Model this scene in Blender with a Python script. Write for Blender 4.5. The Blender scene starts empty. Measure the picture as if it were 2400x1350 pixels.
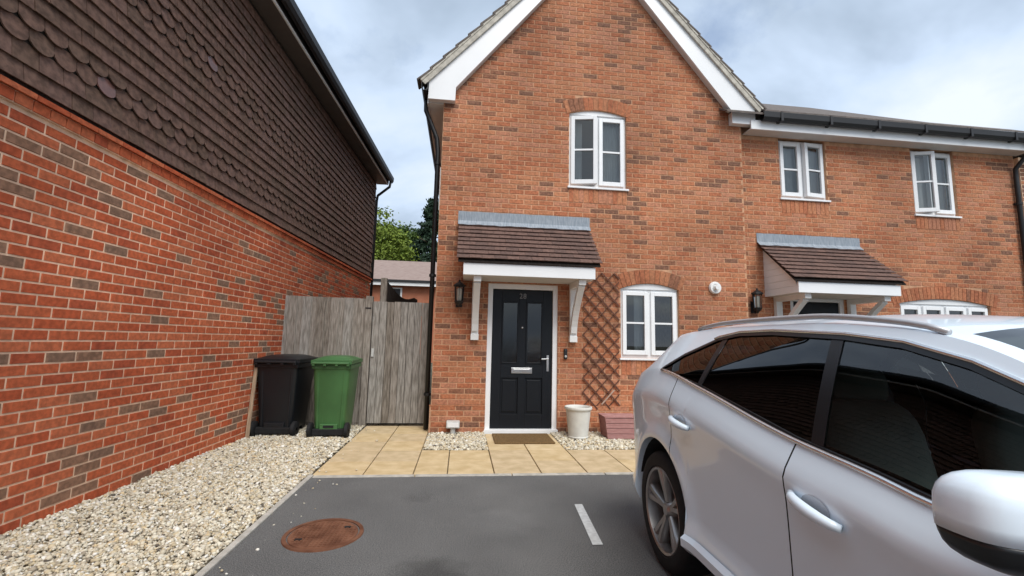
import bpy, bmesh, math, random
import numpy as np
from mathutils import Vector, Matrix, noise
random.seed(7); rng = np.random.default_rng(11)
sc = bpy.context.scene
col = sc.collection
R = math.radians

# ------------------------------------------------------------------ camera
CAM = Vector((0.0, -6.36175, 1.265))
fw = Vector((0.108912, 0.986780, 0.120012)); ri = Vector((0.993409, -0.112385, 0.022536)); up = Vector((-0.035726, -0.116767, 0.992517))
cd = bpy.data.cameras.new('camera'); cam = bpy.data.objects.new('camera', cd); col.objects.link(cam)
M = Matrix((ri, up, -fw)).transposed().to_4x4(); M.translation = CAM
cam.matrix_world = M
cd.sensor_width = 36; cd.lens = 36 * 1039.28 / 2400; cd.clip_start = 0.05; cd.clip_end = 2000
sc.camera = cam
# ------------------------------------------------------------------ light
SUN_EL, SUN_AZ = R(54), R(162)        # azimuth clockwise from +Y
sd = Vector((math.sin(SUN_AZ) * math.cos(SUN_EL), math.cos(SUN_AZ) * math.cos(SUN_EL), math.sin(SUN_EL)))
sl = bpy.data.lights.new('sun', 'SUN'); sl.energy = 1.65; sl.angle = R(40); sl.color = (1.0, .965, .91)
so = bpy.data.objects.new('sun', sl); col.objects.link(so)
so.rotation_euler = (-sd).to_track_quat('-Z', 'Y').to_euler(); so.location = sd * 40
w = bpy.data.worlds.new('World'); sc.world = w; w.use_nodes = True
def world_nodes():
    nt = w.node_tree; N = nt.nodes; L = nt.links; N.clear()
    out = N.new('ShaderNodeOutputWorld'); bg = N.new('ShaderNodeBackground'); bg.inputs[1].default_value = 0.1
    L.new(bg.outputs[0], out.inputs[0])
    sky = N.new('ShaderNodeTexSky'); sky.sky_type = 'NISHITA'; sky.sun_disc = False
    sky.sun_elevation = SUN_EL; sky.sun_rotation = SUN_AZ; sky.air_density = 1.0; sky.dust_density = 1.5
    tc = N.new('ShaderNodeTexCoord'); sep = N.new('ShaderNodeSeparateXYZ'); L.new(tc.outputs['Generated'], sep.inputs[0])
    def math_(op, a, b):
        m = N.new('ShaderNodeMath'); m.operation = op
        for i, v in enumerate((a, b)):
            if isinstance(v, (int, float)): m.inputs[i].default_value = v
            else: L.new(v, m.inputs[i])
        return m.outputs[0]
    zz = math_('ADD', math_('MAXIMUM', sep.outputs[2], 0.0), 0.32)
    cx = math_('DIVIDE', sep.outputs[0], zz); cy = math_('DIVIDE', sep.outputs[1], zz)
    cb = N.new('ShaderNodeCombineXYZ'); L.new(cx, cb.inputs[0]); L.new(cy, cb.inputs[1])
    def noise_(scale, detail, rough, off, dist=0.0):
        mp = N.new('ShaderNodeMapping'); mp.inputs['Location'].default_value = off; L.new(cb.outputs[0], mp.inputs[0])
        n = N.new('ShaderNodeTexNoise'); n.inputs['Scale'].default_value = scale; n.inputs['Detail'].default_value = detail
        n.inputs['Roughness'].default_value = rough; n.inputs['Distortion'].default_value = dist
        L.new(mp.outputs[0], n.inputs['Vector']); return n.outputs[0]
    def ramp_(v, pts):
        r = N.new('ShaderNodeValToRGB'); L.new(v, r.inputs[0]); e = r.color_ramp.elements
        while len(e) < len(pts): e.new(.5)
        for i, (p, c) in enumerate(pts): e[i].position = p; e[i].color = c if len(c) == 4 else (*c, 1)
        return r.outputs[0]
    n1 = noise_(1.15, 7, .58, (3.1, 1.7, 0), .35)
    n2 = noise_(2.6, 8, .6, (8.1, 4.2, 0), .2)
    cov = ramp_(math_('ADD', math_('MULTIPLY', n1, .6), math_('MULTIPLY', n2, .4)), [(.30, (0, 0, 0)), (.46, (1, 1, 1))])
    n3 = noise_(.9, 6, .55, (21.5, 9.4, 0), .5)
    ccol = ramp_(n3, [(.34, (2.3, 2.85, 3.6)), (.46, (3.4, 4.1, 5.1)), (.60, (4.6, 5.0, 5.4))])
    mx = N.new('ShaderNodeMix'); mx.data_type = 'RGBA'
    L.new(cov, mx.inputs['Factor'])
    L.new(sky.outputs[0], mx.inputs['A']); L.new(ccol, mx.inputs['B'])
    L.new(mx.outputs['Result'], bg.inputs[0])
world_nodes()
sc.view_settings.view_transform = 'Standard'; sc.view_settings.look = 'None'
sc.view_settings.exposure = 1.0; sc.view_settings.gamma = 1.0; sc.view_settings.use_curve_mapping = False
sc.render.resolution_x = 1024; sc.render.resolution_y = 576

# ------------------------------------------------------------------ materials
MATS = {}
def mat(name, base, rough=.6, var=.12, scale=6.0, spec=.5, metal=0.0, bump=0.0, bscale=None, base2=None, coat=0.0, stretch=(1, 1, 1), detail=4, lo=.35, hi=.65):
    if name in MATS: return MATS[name]
    m = bpy.data.materials.new(name); m.use_nodes = True; nt = m.node_tree; N = nt.nodes; L = nt.links
    b = N['Principled BSDF']; b.inputs['Roughness'].default_value = rough; b.inputs['Metallic'].default_value = metal
    b.inputs['Specular IOR Level'].default_value = spec
    if coat: b.inputs['Coat Weight'].default_value = coat; b.inputs['Coat Roughness'].default_value = .04
    ge = N.new('ShaderNodeNewGeometry'); mp = N.new('ShaderNodeMapping'); mp.inputs['Scale'].default_value = stretch
    L.new(ge.outputs['Position'], mp.inputs[0])
    n = N.new('ShaderNodeTexNoise'); n.inputs['Scale'].default_value = scale; n.inputs['Detail'].default_value = detail
    L.new(mp.outputs[0], n.inputs['Vector'])
    r = N.new('ShaderNodeValToRGB'); L.new(n.outputs[0], r.inputs[0])
    c2 = base2 if base2 else tuple(min(1, x * (1 + var)) for x in base)
    c1 = base if base2 else tuple(x * (1 - var) for x in base)
    r.color_ramp.elements[0].position = lo; r.color_ramp.elements[0].color = (*c1, 1)
    r.color_ramp.elements[1].position = hi; r.color_ramp.elements[1].color = (*c2, 1)
    cout = r.outputs[0]
    if name == 'asphalt':
        sp = N.new('ShaderNodeTexNoise'); sp.inputs['Scale'].default_value = 150; sp.inputs['Detail'].default_value = 2; L.new(ge.outputs['Position'], sp.inputs['Vector'])
        rs_ = N.new('ShaderNodeValToRGB'); e = rs_.color_ramp.elements; e[0].position = .36; e[0].color = (.62, .62, .62, 1); e[1].position = .66; e[1].color = (1.42, 1.41, 1.38, 1); L.new(sp.outputs[0], rs_.inputs[0])
        m1 = N.new('ShaderNodeMix'); m1.data_type = 'RGBA'; m1.blend_type = 'MULTIPLY'; m1.inputs['Factor'].default_value = 1.0; L.new(cout, m1.inputs['A']); L.new(rs_.outputs[0], m1.inputs['B']); cout = m1.outputs['Result']
        dn = N.new('ShaderNodeTexNoise'); dn.inputs['Scale'].default_value = 7; dn.inputs['Detail'].default_value = 5; L.new(ge.outputs['Position'], dn.inputs['Vector'])
        ad = N.new('ShaderNodeMix'); ad.data_type = 'RGBA'; ad.blend_type = 'LINEAR_LIGHT'; ad.inputs['Factor'].default_value = .16; L.new(ge.outputs['Position'], ad.inputs['A']); L.new(dn.outputs['Color'], ad.inputs['B'])
        for cen, rad, fac in (((-.12, -3.78, 0), .26, .55), ((.35, -3.05, 0), .30, 1.22), ((-.30, -2.55, 0), .16, .82)):
            vd = N.new('ShaderNodeVectorMath'); vd.operation = 'DISTANCE'; L.new(ad.outputs['Result'], vd.inputs[0]); vd.inputs[1].default_value = cen
            rv = N.new('ShaderNodeValToRGB'); e = rv.color_ramp.elements; e[0].position = rad * .35; e[0].color = (fac, fac, fac, 1); e[1].position = rad; e[1].color = (1, 1, 1, 1); L.new(vd.outputs['Value'], rv.inputs[0])
            m2 = N.new('ShaderNodeMix'); m2.data_type = 'RGBA'; m2.blend_type = 'MULTIPLY'; m2.inputs['Factor'].default_value = 1.0; L.new(cout, m2.inputs['A']); L.new(rv.outputs[0], m2.inputs['B']); cout = m2.outputs['Result']
    if name.startswith('brick_') or name.startswith('mortar'):
        nb = N.new('ShaderNodeTexNoise'); nb.inputs['Scale'].default_value = .75; nb.inputs['Detail'].default_value = 6; L.new(ge.outputs['Position'], nb.inputs['Vector'])
        rb = N.new('ShaderNodeValToRGB'); rb.color_ramp.elements[0].position = .36; rb.color_ramp.elements[0].color = (.80, .78, .78, 1); rb.color_ramp.elements[1].position = .66; rb.color_ramp.elements[1].color = (1.14, 1.12, 1.10, 1)
        L.new(nb.outputs[0], rb.inputs[0]); mw = N.new('ShaderNodeMix'); mw.data_type = 'RGBA'; mw.blend_type = 'MULTIPLY'; mw.inputs['Factor'].default_value = 1.0
        L.new(cout, mw.inputs['A']); L.new(rb.outputs[0], mw.inputs['B']); cout = mw.outputs['Result']
    L.new(cout, b.inputs['Base Color'])
    if bump:
        n2 = N.new('ShaderNodeTexNoise'); n2.inputs['Scale'].default_value = bscale or scale * 8; n2.inputs['Detail'].default_value = 3
        L.new(mp.outputs[0], n2.inputs['Vector'])
        bp = N.new('ShaderNodeBump'); bp.inputs['Strength'].default_value = bump; bp.inputs['Distance'].default_value = .01
        L.new(n2.outputs[0], bp.inputs['Height']); L.new(bp.outputs[0], b.inputs['Normal'])
    MATS[name] = m; return m
def glass(name, tint, ior=1.5, rough=.0, gcol=(1, 1, 1)):
    m = bpy.data.materials.new(name); m.use_nodes = True; nt = m.node_tree; N = nt.nodes; L = nt.links; N.clear()
    o = N.new('ShaderNodeOutputMaterial'); t = N.new('ShaderNodeBsdfTransparent'); t.inputs[0].default_value = (*tint, 1)
    g = N.new('ShaderNodeBsdfGlossy'); g.inputs['Roughness'].default_value = rough; g.inputs[0].default_value = (*gcol, 1)
    f = N.new('ShaderNodeFresnel'); f.inputs[0].default_value = ior
    mx = N.new('ShaderNodeMixShader'); L.new(f.outputs[0], mx.inputs[0]); L.new(t.outputs[0], mx.inputs[1]); L.new(g.outputs[0], mx.inputs[2])
    L.new(mx.outputs[0], o.inputs[0]); MATS[name] = m; return m

# fired clay bricks: several firings, so several colours
HB = [mat('brick_orange', (.44, .188, .098), .85, .22, 34, .25, bump=.5, bscale=260), mat('brick_red', (.42, .160, .080), .85, .22, 30, .25, bump=.5, bscale=260),
      mat('brick_rose', (.44, .195, .115), .85, .22, 32, .25, bump=.5, bscale=260), mat('brick_russet', (.39, .142, .072), .85, .25, 28, .25, bump=.5, bscale=260),
      mat('brick_brown', (.27, .122, .072), .85, .3, 30, .25, bump=.5, bscale=260), mat('brick_burnt', (.215, .108, .070), .85, .3, 30, .25, bump=.5, bscale=260)]
LB = [mat('brick_bright_red', (.50, .122, .050), .85, .2, 34, .25, bump=.5, bscale=260), mat('brick_scarlet', (.46, .100, .040), .85, .2, 30, .25, bump=.5, bscale=260),
      mat('brick_coral', (.52, .145, .064), .85, .2, 32, .25, bump=.5, bscale=260), mat('brick_deep_red', (.41, .090, .040), .85, .22, 28, .25, bump=.5, bscale=260),
      mat('brick_taupe', (.28, .155, .098), .85, .25, 30, .25, bump=.5, bscale=260), mat('brick_grey_brown', (.235, .138, .092), .85, .25, 30, .25, bump=.5, bscale=260)]
m_mortar = mat('mortar_tan', (.55, .325, .20), .95, .15, 12, .2, bump=.4, bscale=300)
m_mortar2 = mat('mortar_pale', (.86, .62, .44), .95, .15, 12, .2, bump=.4, bscale=300)
m_white = mat('upvc_white', (.80, .81, .82), .35, .03, 2, .5)
m_white2 = mat('painted_white_timber', (.76, .76, .75), .5, .05, 3, .4)
m_black = mat('black_plastic', (.009, .009, .010), .5, .1, 4, .5)
m_soffit = mat('soffit_pale', (.62, .60, .57), .6, .05, 3)
m_lead = mat('lead_flashing', (.20, .235, .275), .55, .1, 9, .4, base2=(.30, .335, .375), stretch=(6, 1, 1), bump=.3, bscale=30)
m_tile = mat('canopy_tile_brown', (.105, .062, .050), .8, .3, 26, .3, base2=(.165, .098, .080), bump=.3, bscale=200)
m_tile_b = mat('canopy_tile_dark', (.085, .052, .044), .8, .3, 26, .3, base2=(.135, .082, .068), bump=.3, bscale=200)
m_roof = mat('roof_tile_grey_brown', (.10, .085, .078), .85, .2, 14, .3, base2=(.16, .135, .12), bump=.3, bscale=150)
m_verge = mat('verge_mortar_grey', (.47, .44, .38), .9, .2, 12, .2)
HT = [mat('hung_tile_brown', (.135, .080, .060), .8, .3, 22, .2, bump=.25, bscale=180), mat('hung_tile_plum', (.140, .082, .063), .75, .3, 20, .25, bump=.25, bscale=180),
      mat('hung_tile_umber', (.118, .073, .053), .8, .3, 22, .2, bump=.25, bscale=180)]
m_htred = mat('hung_tile_red_glaze', (.15, .075, .062), .35, .2, 20, .5)
m_door = mat('door_black_blue', (.0055, .0075, .011), .45, .15, 60, .28, stretch=(3, 3, .3), bump=.15, bscale=120)
m_chrome = mat('brushed_steel', (.62, .62, .62), .28, .05, 8, .5, metal=1.0)
m_asph = mat('asphalt', (.138, .138, .138), .9, .16, 1.6, .25, base2=(.182, .181, .179), bump=.8, bscale=420, detail=8, lo=.3, hi=.7)
m_kerb = mat('kerb_concrete', (.36, .34, .30), .9, .2, 14, .2, base2=(.50, .47, .42), bump=.4, bscale=160)
SLAB = [mat('slab_sand_a', (.50, .37, .20), .85, .1, 7, .25, base2=(.61, .47, .28), bump=.3, bscale=140), mat('slab_sand_b', (.54, .41, .23), .85, .1, 6, .25, base2=(.64, .50, .31), bump=.3, bscale=140),
        mat('slab_sand_c', (.46, .35, .205), .85, .1, 7, .25, base2=(.58, .45, .285), bump=.3, bscale=140)]
m_joint = mat('slab_joint', (.20, .155, .09), .95, .2, 12)
m_gbed = mat('gravel_bed', (.30, .26, .19), .95, .3, 40, .2, bump=.6, bscale=120)
m_ground = mat('earth_ground', (.10, .10, .075), .95, .3, .6, .2)
m_rust = mat('rusted_iron', (.13, .050, .026), .85, .2, 9, .3, base2=(.235, .105, .060), bump=.8, bscale=260)
m_paint = mat('road_paint', (.62, .63, .62), .7, .12, 30, .3, bump=.4, bscale=350)
FW = [mat('weathered_wood_a', (.18, .155, .13), .9, .3, 9, .2, base2=(.33, .295, .26), stretch=(6, 6, .7), bump=.6, bscale=40),
      mat('weathered_wood_b', (.13, .11, .09), .9, .3, 9, .2, base2=(.27, .235, .20), stretch=(6, 6, .7), bump=.6, bscale=40),
      mat('weathered_wood_c', (.19, .172, .152), .9, .3, 9, .2, base2=(.36, .335, .305), stretch=(6, 6, .7), bump=.6, bscale=40)]
m_wdark = mat('dark_wood_and_shade', (.035, .028, .024), .9, .3, 9, .2, stretch=(4, 4, 1))  # dark wood; on the side fence the dark paints in its shaded face
m_binb = mat('bin_black', (.008, .0095, .012), .42, .15, 3, .45)
m_bing = mat('bin_green', (.048, .130, .042), .45, .12, 3, .45)
m_rubber = mat('rubber_black', (.012, .012, .013), .75, .2, 20, .3)
m_trel = mat('trellis_brown', (.12, .052, .034), .8, .25, 30, .25)
m_pot = mat('pot_cream', (.66, .655, .61), .7, .06, 10, .3)
m_plant = mat('planter_faded_red', (.34, .165, .155), .85, .15, 12, .25, base2=(.42, .23, .215), stretch=(1, 1, 5), bump=.4, bscale=60)
m_mat = mat('coir', (.215, .135, .062), .95, .25, 60, .1, bump=1.0, bscale=500)
m_plaster = mat('plaster', (.42, .40, .37), .9, .05, 2)
m_curtain = mat('curtain_pale', (.70, .70, .68), .9, .06, 4)
g_win = glass('window_glass', (.72, .77, .78), 1.85)
g_frost = glass('door_glass', (.22, .24, .25), 1.6, .12)
g_lamp = glass('lamp_glass', (.92, .92, .90), 1.3)
g_car = glass('car_glass', (.55, .62, .61), 1.62)
g_priv = glass('car_privacy_glass', (.035, .038, .045), 1.60)
m_lampin = mat('lamp_bulb_white', (.80, .78, .70), .5, .03, 5)
m_car = mat('car_paint_white', (.76, .87, .97), .30, .015, 1, .35, coat=.7)
m_carblk = mat('car_trim_black', (.010, .011, .013), .30, .1, 4, .5)
m_carint = mat('car_interior_dark', (.018, .020, .021), .8, .1, 8)
m_seat = mat('seat_leather_grey', (.26, .28, .265), .6, .1, 8)
m_bright = mat('bright_trim', (.80, .80, .80), .25, .03, 6, .5, metal=.9)
m_alloy = mat('alloy_grey', (.36, .34, .33), .35, .08, 10, .5, metal=.85)
m_lampred = mat('tail_lamp_red', (.35, .012, .012), .15, .05, 4, .5, coat=1.0)
m_headl = mat('head_lamp_clear', (.55, .57, .60), .08, .05, 4, .6, coat=1.0)
m_foliage = [mat('leaf_yellow_green', (.105, .155, .022), .7, .4, 3, .3, base2=(.20, .26, .035)), mat('leaf_mid_green', (.045, .085, .018), .7, .4, 3, .3, base2=(.085, .14, .028)),
             mat('leaf_conifer', (.016, .036, .020), .7, .4, 3, .3, base2=(.035, .066, .036))]
m_bark = mat('bark', (.09, .065, .045), .95, .3, 10)
m_roofback = mat('far_roof_tile', (.23, .165, .145), .85, .15, 4, .25, base2=(.30, .23, .20), stretch=(1, 3, 6))
m_steel = mat('grey_galvanised', (.50, .50, .48), .5, .1, 12, .4)

# ------------------------------------------------------------------ mesh helpers
class MB:
    def __init__(s): s.v = []; s.f = []; s.m = []
    def add(s, vs, fs, mi=0):
        o = len(s.v); s.v += [tuple(x) for x in vs]; s.f += [tuple(i + o for i in f) for f in fs]; s.m += [mi] * len(fs)
    def box(s, x0, x1, y0, y1, z0, z1, mi=0, T=None):
        vs = [(x, y, z) for z in (z0, z1) for y in (y0, y1) for x in (x0, x1)]
        if T: vs = [T(Vector(p)) for p in vs]
        s.add(vs, [(0, 2, 3, 1), (4, 5, 7, 6), (0, 1, 5, 4), (2, 6, 7, 3), (0, 4, 6, 2), (1, 3, 7, 5)], mi)
    def prism(s, pts, y0, y1, mi=0, T=None):        # polygon in (x,z), ccw seen from -y, extruded y0(front)..y1(back)
        n = len(pts); vs = [(x, y0, z) for x, z in pts] + [(x, y1, z) for x, z in pts]
        if T: vs = [T(Vector(p)) for p in vs]
        s.add(vs, [tuple(range(n)), tuple(range(2 * n - 1, n - 1, -1))] + [(i, i + n, (i + 1) % n + n, (i + 1) % n) for i in range(n)], mi)
    def bar(s, a, b, wx, wy, mi=0, side=None):        # box from a to b with cross-section wx * wy
        a = Vector(a); b = Vector(b); d = (b - a).normalized()
        h = Vector(side) if side else (Vector((0, 1, 0)) if abs(d.y) < .9 else Vector((1, 0, 0)))
        u = d.cross(h).normalized(); v2 = u.cross(d).normalized()
        vs = [p + u * (sx * wx / 2) + v2 * (sy * wy / 2) for p in (a, b) for sx, sy in ((-1, -1), (1, -1), (1, 1), (-1, 1))]
        s.add(vs, [(3, 2, 1, 0), (4, 5, 6, 7)] + [(i, (i + 1) % 4, (i + 1) % 4 + 4, i + 4) for i in range(4)], mi)
    def tube(s, pts, r, n=10, mi=0, caps=True):
        pts = [Vector(p) for p in pts]; rr = r if isinstance(r, (list, tuple)) else [r] * len(pts); o = []; pu = None
        for i, p in enumerate(pts):
            d = (pts[min(i + 1, len(pts) - 1)] - pts[max(i - 1, 0)]).normalized()
            if pu is None: pu = d.cross(Vector((0, 0, 1)) if abs(d.z) < .9 else Vector((1, 0, 0))).normalized()
            else: pu = (pu - d * pu.dot(d)).normalized()
            v2 = d.cross(pu); o += [p + (pu * math.cos(t) + v2 * math.sin(t)) * rr[i] for t in [2 * math.pi * k / n for k in range(n)]]
        fs = [(i * n + k, i * n + (k + 1) % n, (i + 1) * n + (k + 1) % n, (i + 1) * n + k) for i in range(len(pts) - 1) for k in range(n)]
        if caps: fs += [tuple(range(n - 1, -1, -1)), tuple(range((len(pts) - 1) * n, len(pts) * n))]
        s.add(o, fs, mi)
    def lathe(s, prof, c=(0, 0, 0), n=28, axis='z', mi=0):
        o = []
        for r, h in prof:
            for k in range(n):
                t = 2 * math.pi * k / n; x, y = r * math.cos(t), r * math.sin(t)
                o.append(Vector(c) + (Vector((x, y, h)) if axis == 'z' else Vector((x, h, y)) if axis == 'y' else Vector((h, x, y))))
        s.add(o, [(i * n + k, i * n + (k + 1) % n, (i + 1) * n + (k + 1) % n, (i + 1) * n + k) for i in range(len(prof) - 1) for k in range(n)], mi)
    def mesh(s, name, mats, smooth=False):
        me = bpy.data.meshes.new(name); me.from_pydata(s.v, [], s.f)
        for m in (mats if isinstance(mats, (list, tuple)) else [mats]): me.materials.append(m)
        me.polygons.foreach_set('material_index', s.m)
        if smooth: me.polygons.foreach_set('use_smooth', [True] * len(s.f))
        me.update(); return me
    def build(s, name, mats, parent=None, smooth=False, bevel=0, fix=True, angle=None):
        me = s.mesh(name, mats, smooth)
        if fix:
            bm = bmesh.new(); bm.from_mesh(me); bmesh.ops.recalc_face_normals(bm, faces=bm.faces); bm.to_mesh(me); bm.free()
        ob = put(name, me, parent)
        if bevel:
            b = ob.modifiers.new('bevel', 'BEVEL'); b.width = bevel; b.segments = 2; b.limit_method = 'ANGLE'; b.angle_limit = R(40)
        if angle and smooth:
            try: me.set_sharp_from_angle(angle=R(angle))
            except Exception: pass
        return ob
ROOTM = {}
def put(name, me, parent=None, loc=None, rot=None):
    ob = bpy.data.objects.new(name, me); col.objects.link(ob)
    if loc is not None: ob.location = loc
    if rot is not None: ob.rotation_euler = rot
    if parent is not None:
        ob.parent = parent
        if parent.name in ROOTM: ob.matrix_parent_inverse = ROOTM[parent.name]
    return ob
def tag(o, label=None, cat=None, group=None, kind=None):
    if label: o['label'] = label
    if cat: o['category'] = cat
    if group: o['group'] = group
    if kind: o['kind'] = kind
    return o
def root(name, loc, label, cat, group=None, rotz=0, local=False):
    o = bpy.data.objects.new(name, None); col.objects.link(o); o.location = loc; o.rotation_euler = (0, 0, rotz); o.empty_display_size = .1
    tag(o, label, cat, group)
    if not local: ROOTM[o.name] = (Matrix.Translation(Vector(loc)) @ Matrix.Rotation(rotz, 4, 'Z')).inverted()
    return o
def catmull(x, xs, ys):
    xs = np.asarray(xs, float); ys = np.asarray(ys, float); x = np.clip(np.asarray(x, float), xs[0], xs[-1])
    d = np.zeros(len(xs)); h = np.diff(xs); dl = np.diff(ys) / h
    d[0], d[-1] = dl[0], dl[-1]
    for i in range(1, len(xs) - 1):
        d[i] = 0 if dl[i - 1] * dl[i] <= 0 else (h[i - 1] + h[i]) / (h[i] / dl[i] + h[i - 1] / dl[i - 1]) if True else 0
        if dl[i - 1] * dl[i] > 0:
            w1, w2 = 2 * h[i] + h[i - 1], h[i] + 2 * h[i - 1]; d[i] = (w1 + w2) / (w1 / dl[i - 1] + w2 / dl[i])
    k = np.clip(np.searchsorted(xs, x, side='right') - 1, 0, len(xs) - 2); t = (x - xs[k]) / h[k]
    return (2*t**3-3*t**2+1)*ys[k] + (t**3-2*t**2+t)*h[k]*d[k] + (-2*t**3+3*t**2)*ys[k+1] + (t**3-t**2)*h[k]*d[k+1]

# ------------------------------------------------------------------ setting
def sheet(name, x0, x1, y0, y1, z, m, parent=None, kind='structure'):
    b = MB(); b.add([(x0, y0, z), (x1, y0, z), (x1, y1, z), (x0, y1, z)], [(0, 1, 2, 3)])
    o = b.build(name, m, parent, fix=False)
    if kind and parent is None: o['kind'] = kind
    return o
sheet('ground', -300, 300, -300, 300, -.05, m_ground)
KX = -1.30      # left edge of the asphalt
# asphalt with a slightly uneven surface
def asphalt():
    xs = np.concatenate([np.linspace(KX, 2.2, 60), np.linspace(2.4, 12, 20)]); ys = np.concatenate([np.linspace(-20, -4.6, 20), np.linspace(-4.5, -2.0, 60)])
    vs = []
    for y in ys:
        for x in xs:
            vs.append((x, y, .0015 * noise.noise(Vector((x * 1.7, y * 1.7, 0))) + .0008 * noise.noise(Vector((x * 6, y * 6, 3)))))
    nx = len(xs); fs = [(j * nx + i, j * nx + i + 1, (j + 1) * nx + i + 1, (j + 1) * nx + i) for j in range(len(ys) - 1) for i in range(nx - 1)]
    b = MB(); b.add(vs, fs); o = b.build('driveway', m_asph, smooth=True, fix=False); o['kind'] = 'structure'
asphalt()
# kerb edging: concrete lengths
kb = sheet('kerb_bed', KX - .07, KX, -20, -2.0, -.012, m_joint); 
for i in range(8):
    b = MB(); y1 = -1.93 - i * .915; b.box(KX - .05, KX - .006, y1 - .905, y1, -.04, .012)
    b.build('kerb_length', m_kerb, kb, bevel=.006)
def strip(x0, x1):
    b = MB(); b.box(x0, x1 - .01, -1.995, -1.935, -.04, .006); b.build('kerb_length', m_kerb, kb, bevel=.005)
for i in range(6): strip(KX + i * .915, KX + (i + 1) * .915)
# paving: two columns up to the gate and two rows along the house
pav = sheet('paving', KX - .02, 4.2, -1.93, .62, -.022, m_joint)
SL = .46
def slab(x0, x1, y0, y1):
    b = MB(); g = .0055; h = random.uniform(-.0015, .0015)
    b.box(x0 + g, x1 - g, y0 + g, y1 - g, -.035, .004 + h)
    b.build('slab', random.choice(SLAB), pav, bevel=.004)
y = -1.93
while y < .5:
    for i in (0, 1): slab(-1.33 + i * SL, -1.33 + (i + 1) * SL, y, min(y + SL, .6))
    y += SL + .004
xe = [-.41, -.09, .36, .82, 1.28, 1.74, 2.20, 2.66, 3.12, 3.58, 4.04]
for a, b_ in zip(xe, xe[1:]):
    for r in (0, 1): slab(a, b_, -1.93 + r * (SL + .004), -1.93 + (r + 1) * (SL + .004))
for a, b_ in ((.36, .82), (.82, 1.28)):
    slab(a, b_, -1.0, -.54); slab(a, b_, -.54, -.09)

# gravel: loose stones, one mass
LA = .0520914; LO = Vector((-2.94367, -6.36175, 0)); LN = Vector((math.cos(LA), -math.sin(LA), 0)); LD = Vector((math.sin(LA), math.cos(LA), 0))
ico_v, ico_f = None, None
def gravel(name, label, regions, seed):
    r = np.random.default_rng(seed)
    t = (1 + 5 ** .5) / 2
    iv = np.array([(-1, t, 0), (1, t, 0), (-1, -t, 0), (1, -t, 0), (0, -1, t), (0, 1, t), (0, -1, -t), (0, 1, -t), (t, 0, -1), (t, 0, 1), (-t, 0, -1), (-t, 0, 1)]) / 1.9
    it = np.array([(0, 11, 5), (0, 5, 1), (0, 1, 7), (0, 7, 10), (0, 10, 11), (1, 5, 9), (5, 11, 4), (11, 10, 2), (10, 7, 6), (7, 1, 8), (3, 9, 4), (3, 4, 2), (3, 2, 6), (3, 6, 8), (3, 8, 9), (4, 9, 5), (2, 4, 11), (6, 2, 10), (8, 6, 7), (9, 8, 1)])
    P = []; S = []
    for (fn, x0, x1, y0, y1, dens, size, zmax) in regions:
        n = int((x1 - x0) * (y1 - y0) * dens); q = np.stack([r.uniform(x0, x1, n), r.uniform(y0, y1, n)], 1)
        q = q[np.array([fn(a, b) for a, b in q])]
        zz = r.uniform(-.004, zmax, len(q)) + .006 * np.sin(q[:, 0] * 5 + q[:, 1] * 3)
        P.append(np.column_stack([q, zz])); S.append(np.clip(r.lognormal(math.log(size), .33, len(q)), size * .45, size * 2.2))
    P = np.concatenate(P); S = np.concatenate(S); n = len(P)
    ax = r.normal(size=(n, 4)); ax /= np.linalg.norm(ax, axis=1)[:, None]; a, b, c, d = ax.T
    Rm = np.stack([np.stack([1-2*(c*c+d*d), 2*(b*c-a*d), 2*(b*d+a*c)], 1), np.stack([2*(b*c+a*d), 1-2*(b*b+d*d), 2*(c*d-a*b)], 1), np.stack([2*(b*d-a*c), 2*(c*d+a*b), 1-2*(b*b+c*c)], 1)], 1)
    scl = S[:, None] * r.uniform(.55, 1.2, (n, 3))
    V = iv[None] * scl[:, None, :] * r.uniform(.72, 1.15, (n, 12, 1))
    V = np.einsum('nij,nkj->nki', Rm, V); V[:, :, 2] *= .8; V += P[:, None, :]
    F = it[None] + (np.arange(n) * 12)[:, None, None]
    me = bpy.data.meshes.new(name); nf = n * 20
    me.vertices.add(n * 12); me.vertices.foreach_set('co', V.reshape(-1)); me.loops.add(nf * 3); me.loops.foreach_set('vertex_index', F.reshape(-1).astype(np.int32))
    me.polygons.add(nf); me.polygons.foreach_set('loop_start', np.arange(nf, dtype=np.int32) * 3); me.polygons.foreach_set('loop_total', np.full(nf, 3, np.int32))
    pal = np.array([(.58, .51, .385), (.66, .61, .49), (.53, .44, .29), (.71, .68, .61), (.46, .40, .30), (.56, .50, .385), (.32, .27, .20), (.58, .45, .27), (.11, .09, .07)])
    k = r.choice(len(pal), n, p=[.22, .2, .12, .12, .1, .12, .05, .05, .02]); cc = pal[k] * r.uniform(.8, 1.12, (n, 1))
    c4 = np.column_stack([cc, np.ones(n)]); at = me.attributes.new('stone', 'FLOAT_COLOR', 'FACE'); at.data.foreach_set('color', np.repeat(c4, 20, 0).reshape(-1))
    me.update(); me.validate()
    m = bpy.data.materials.get('gravel_stone')
    if not m:
        m = bpy.data.materials.new('gravel_stone'); m.use_nodes = True; N = m.node_tree.nodes; bs = N['Principled BSDF']; bs.inputs['Roughness'].default_value = .85
        an = N.new('ShaderNodeAttribute'); an.attribute_name = 'stone'; m.node_tree.links.new(an.outputs['Color'], bs.inputs['Base Color'])
    me.materials.append(m); o = bpy.data.objects.new(name, me); col.objects.link(o); tag(o, label, 'gravel', kind='stuff'); return o
def in_left(x, y):
    wall = LO.x + (y - LO.y) * math.tan(LA) + .004
    return wall < x < (-1.345 if y > -1.93 else -1.36)
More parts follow.
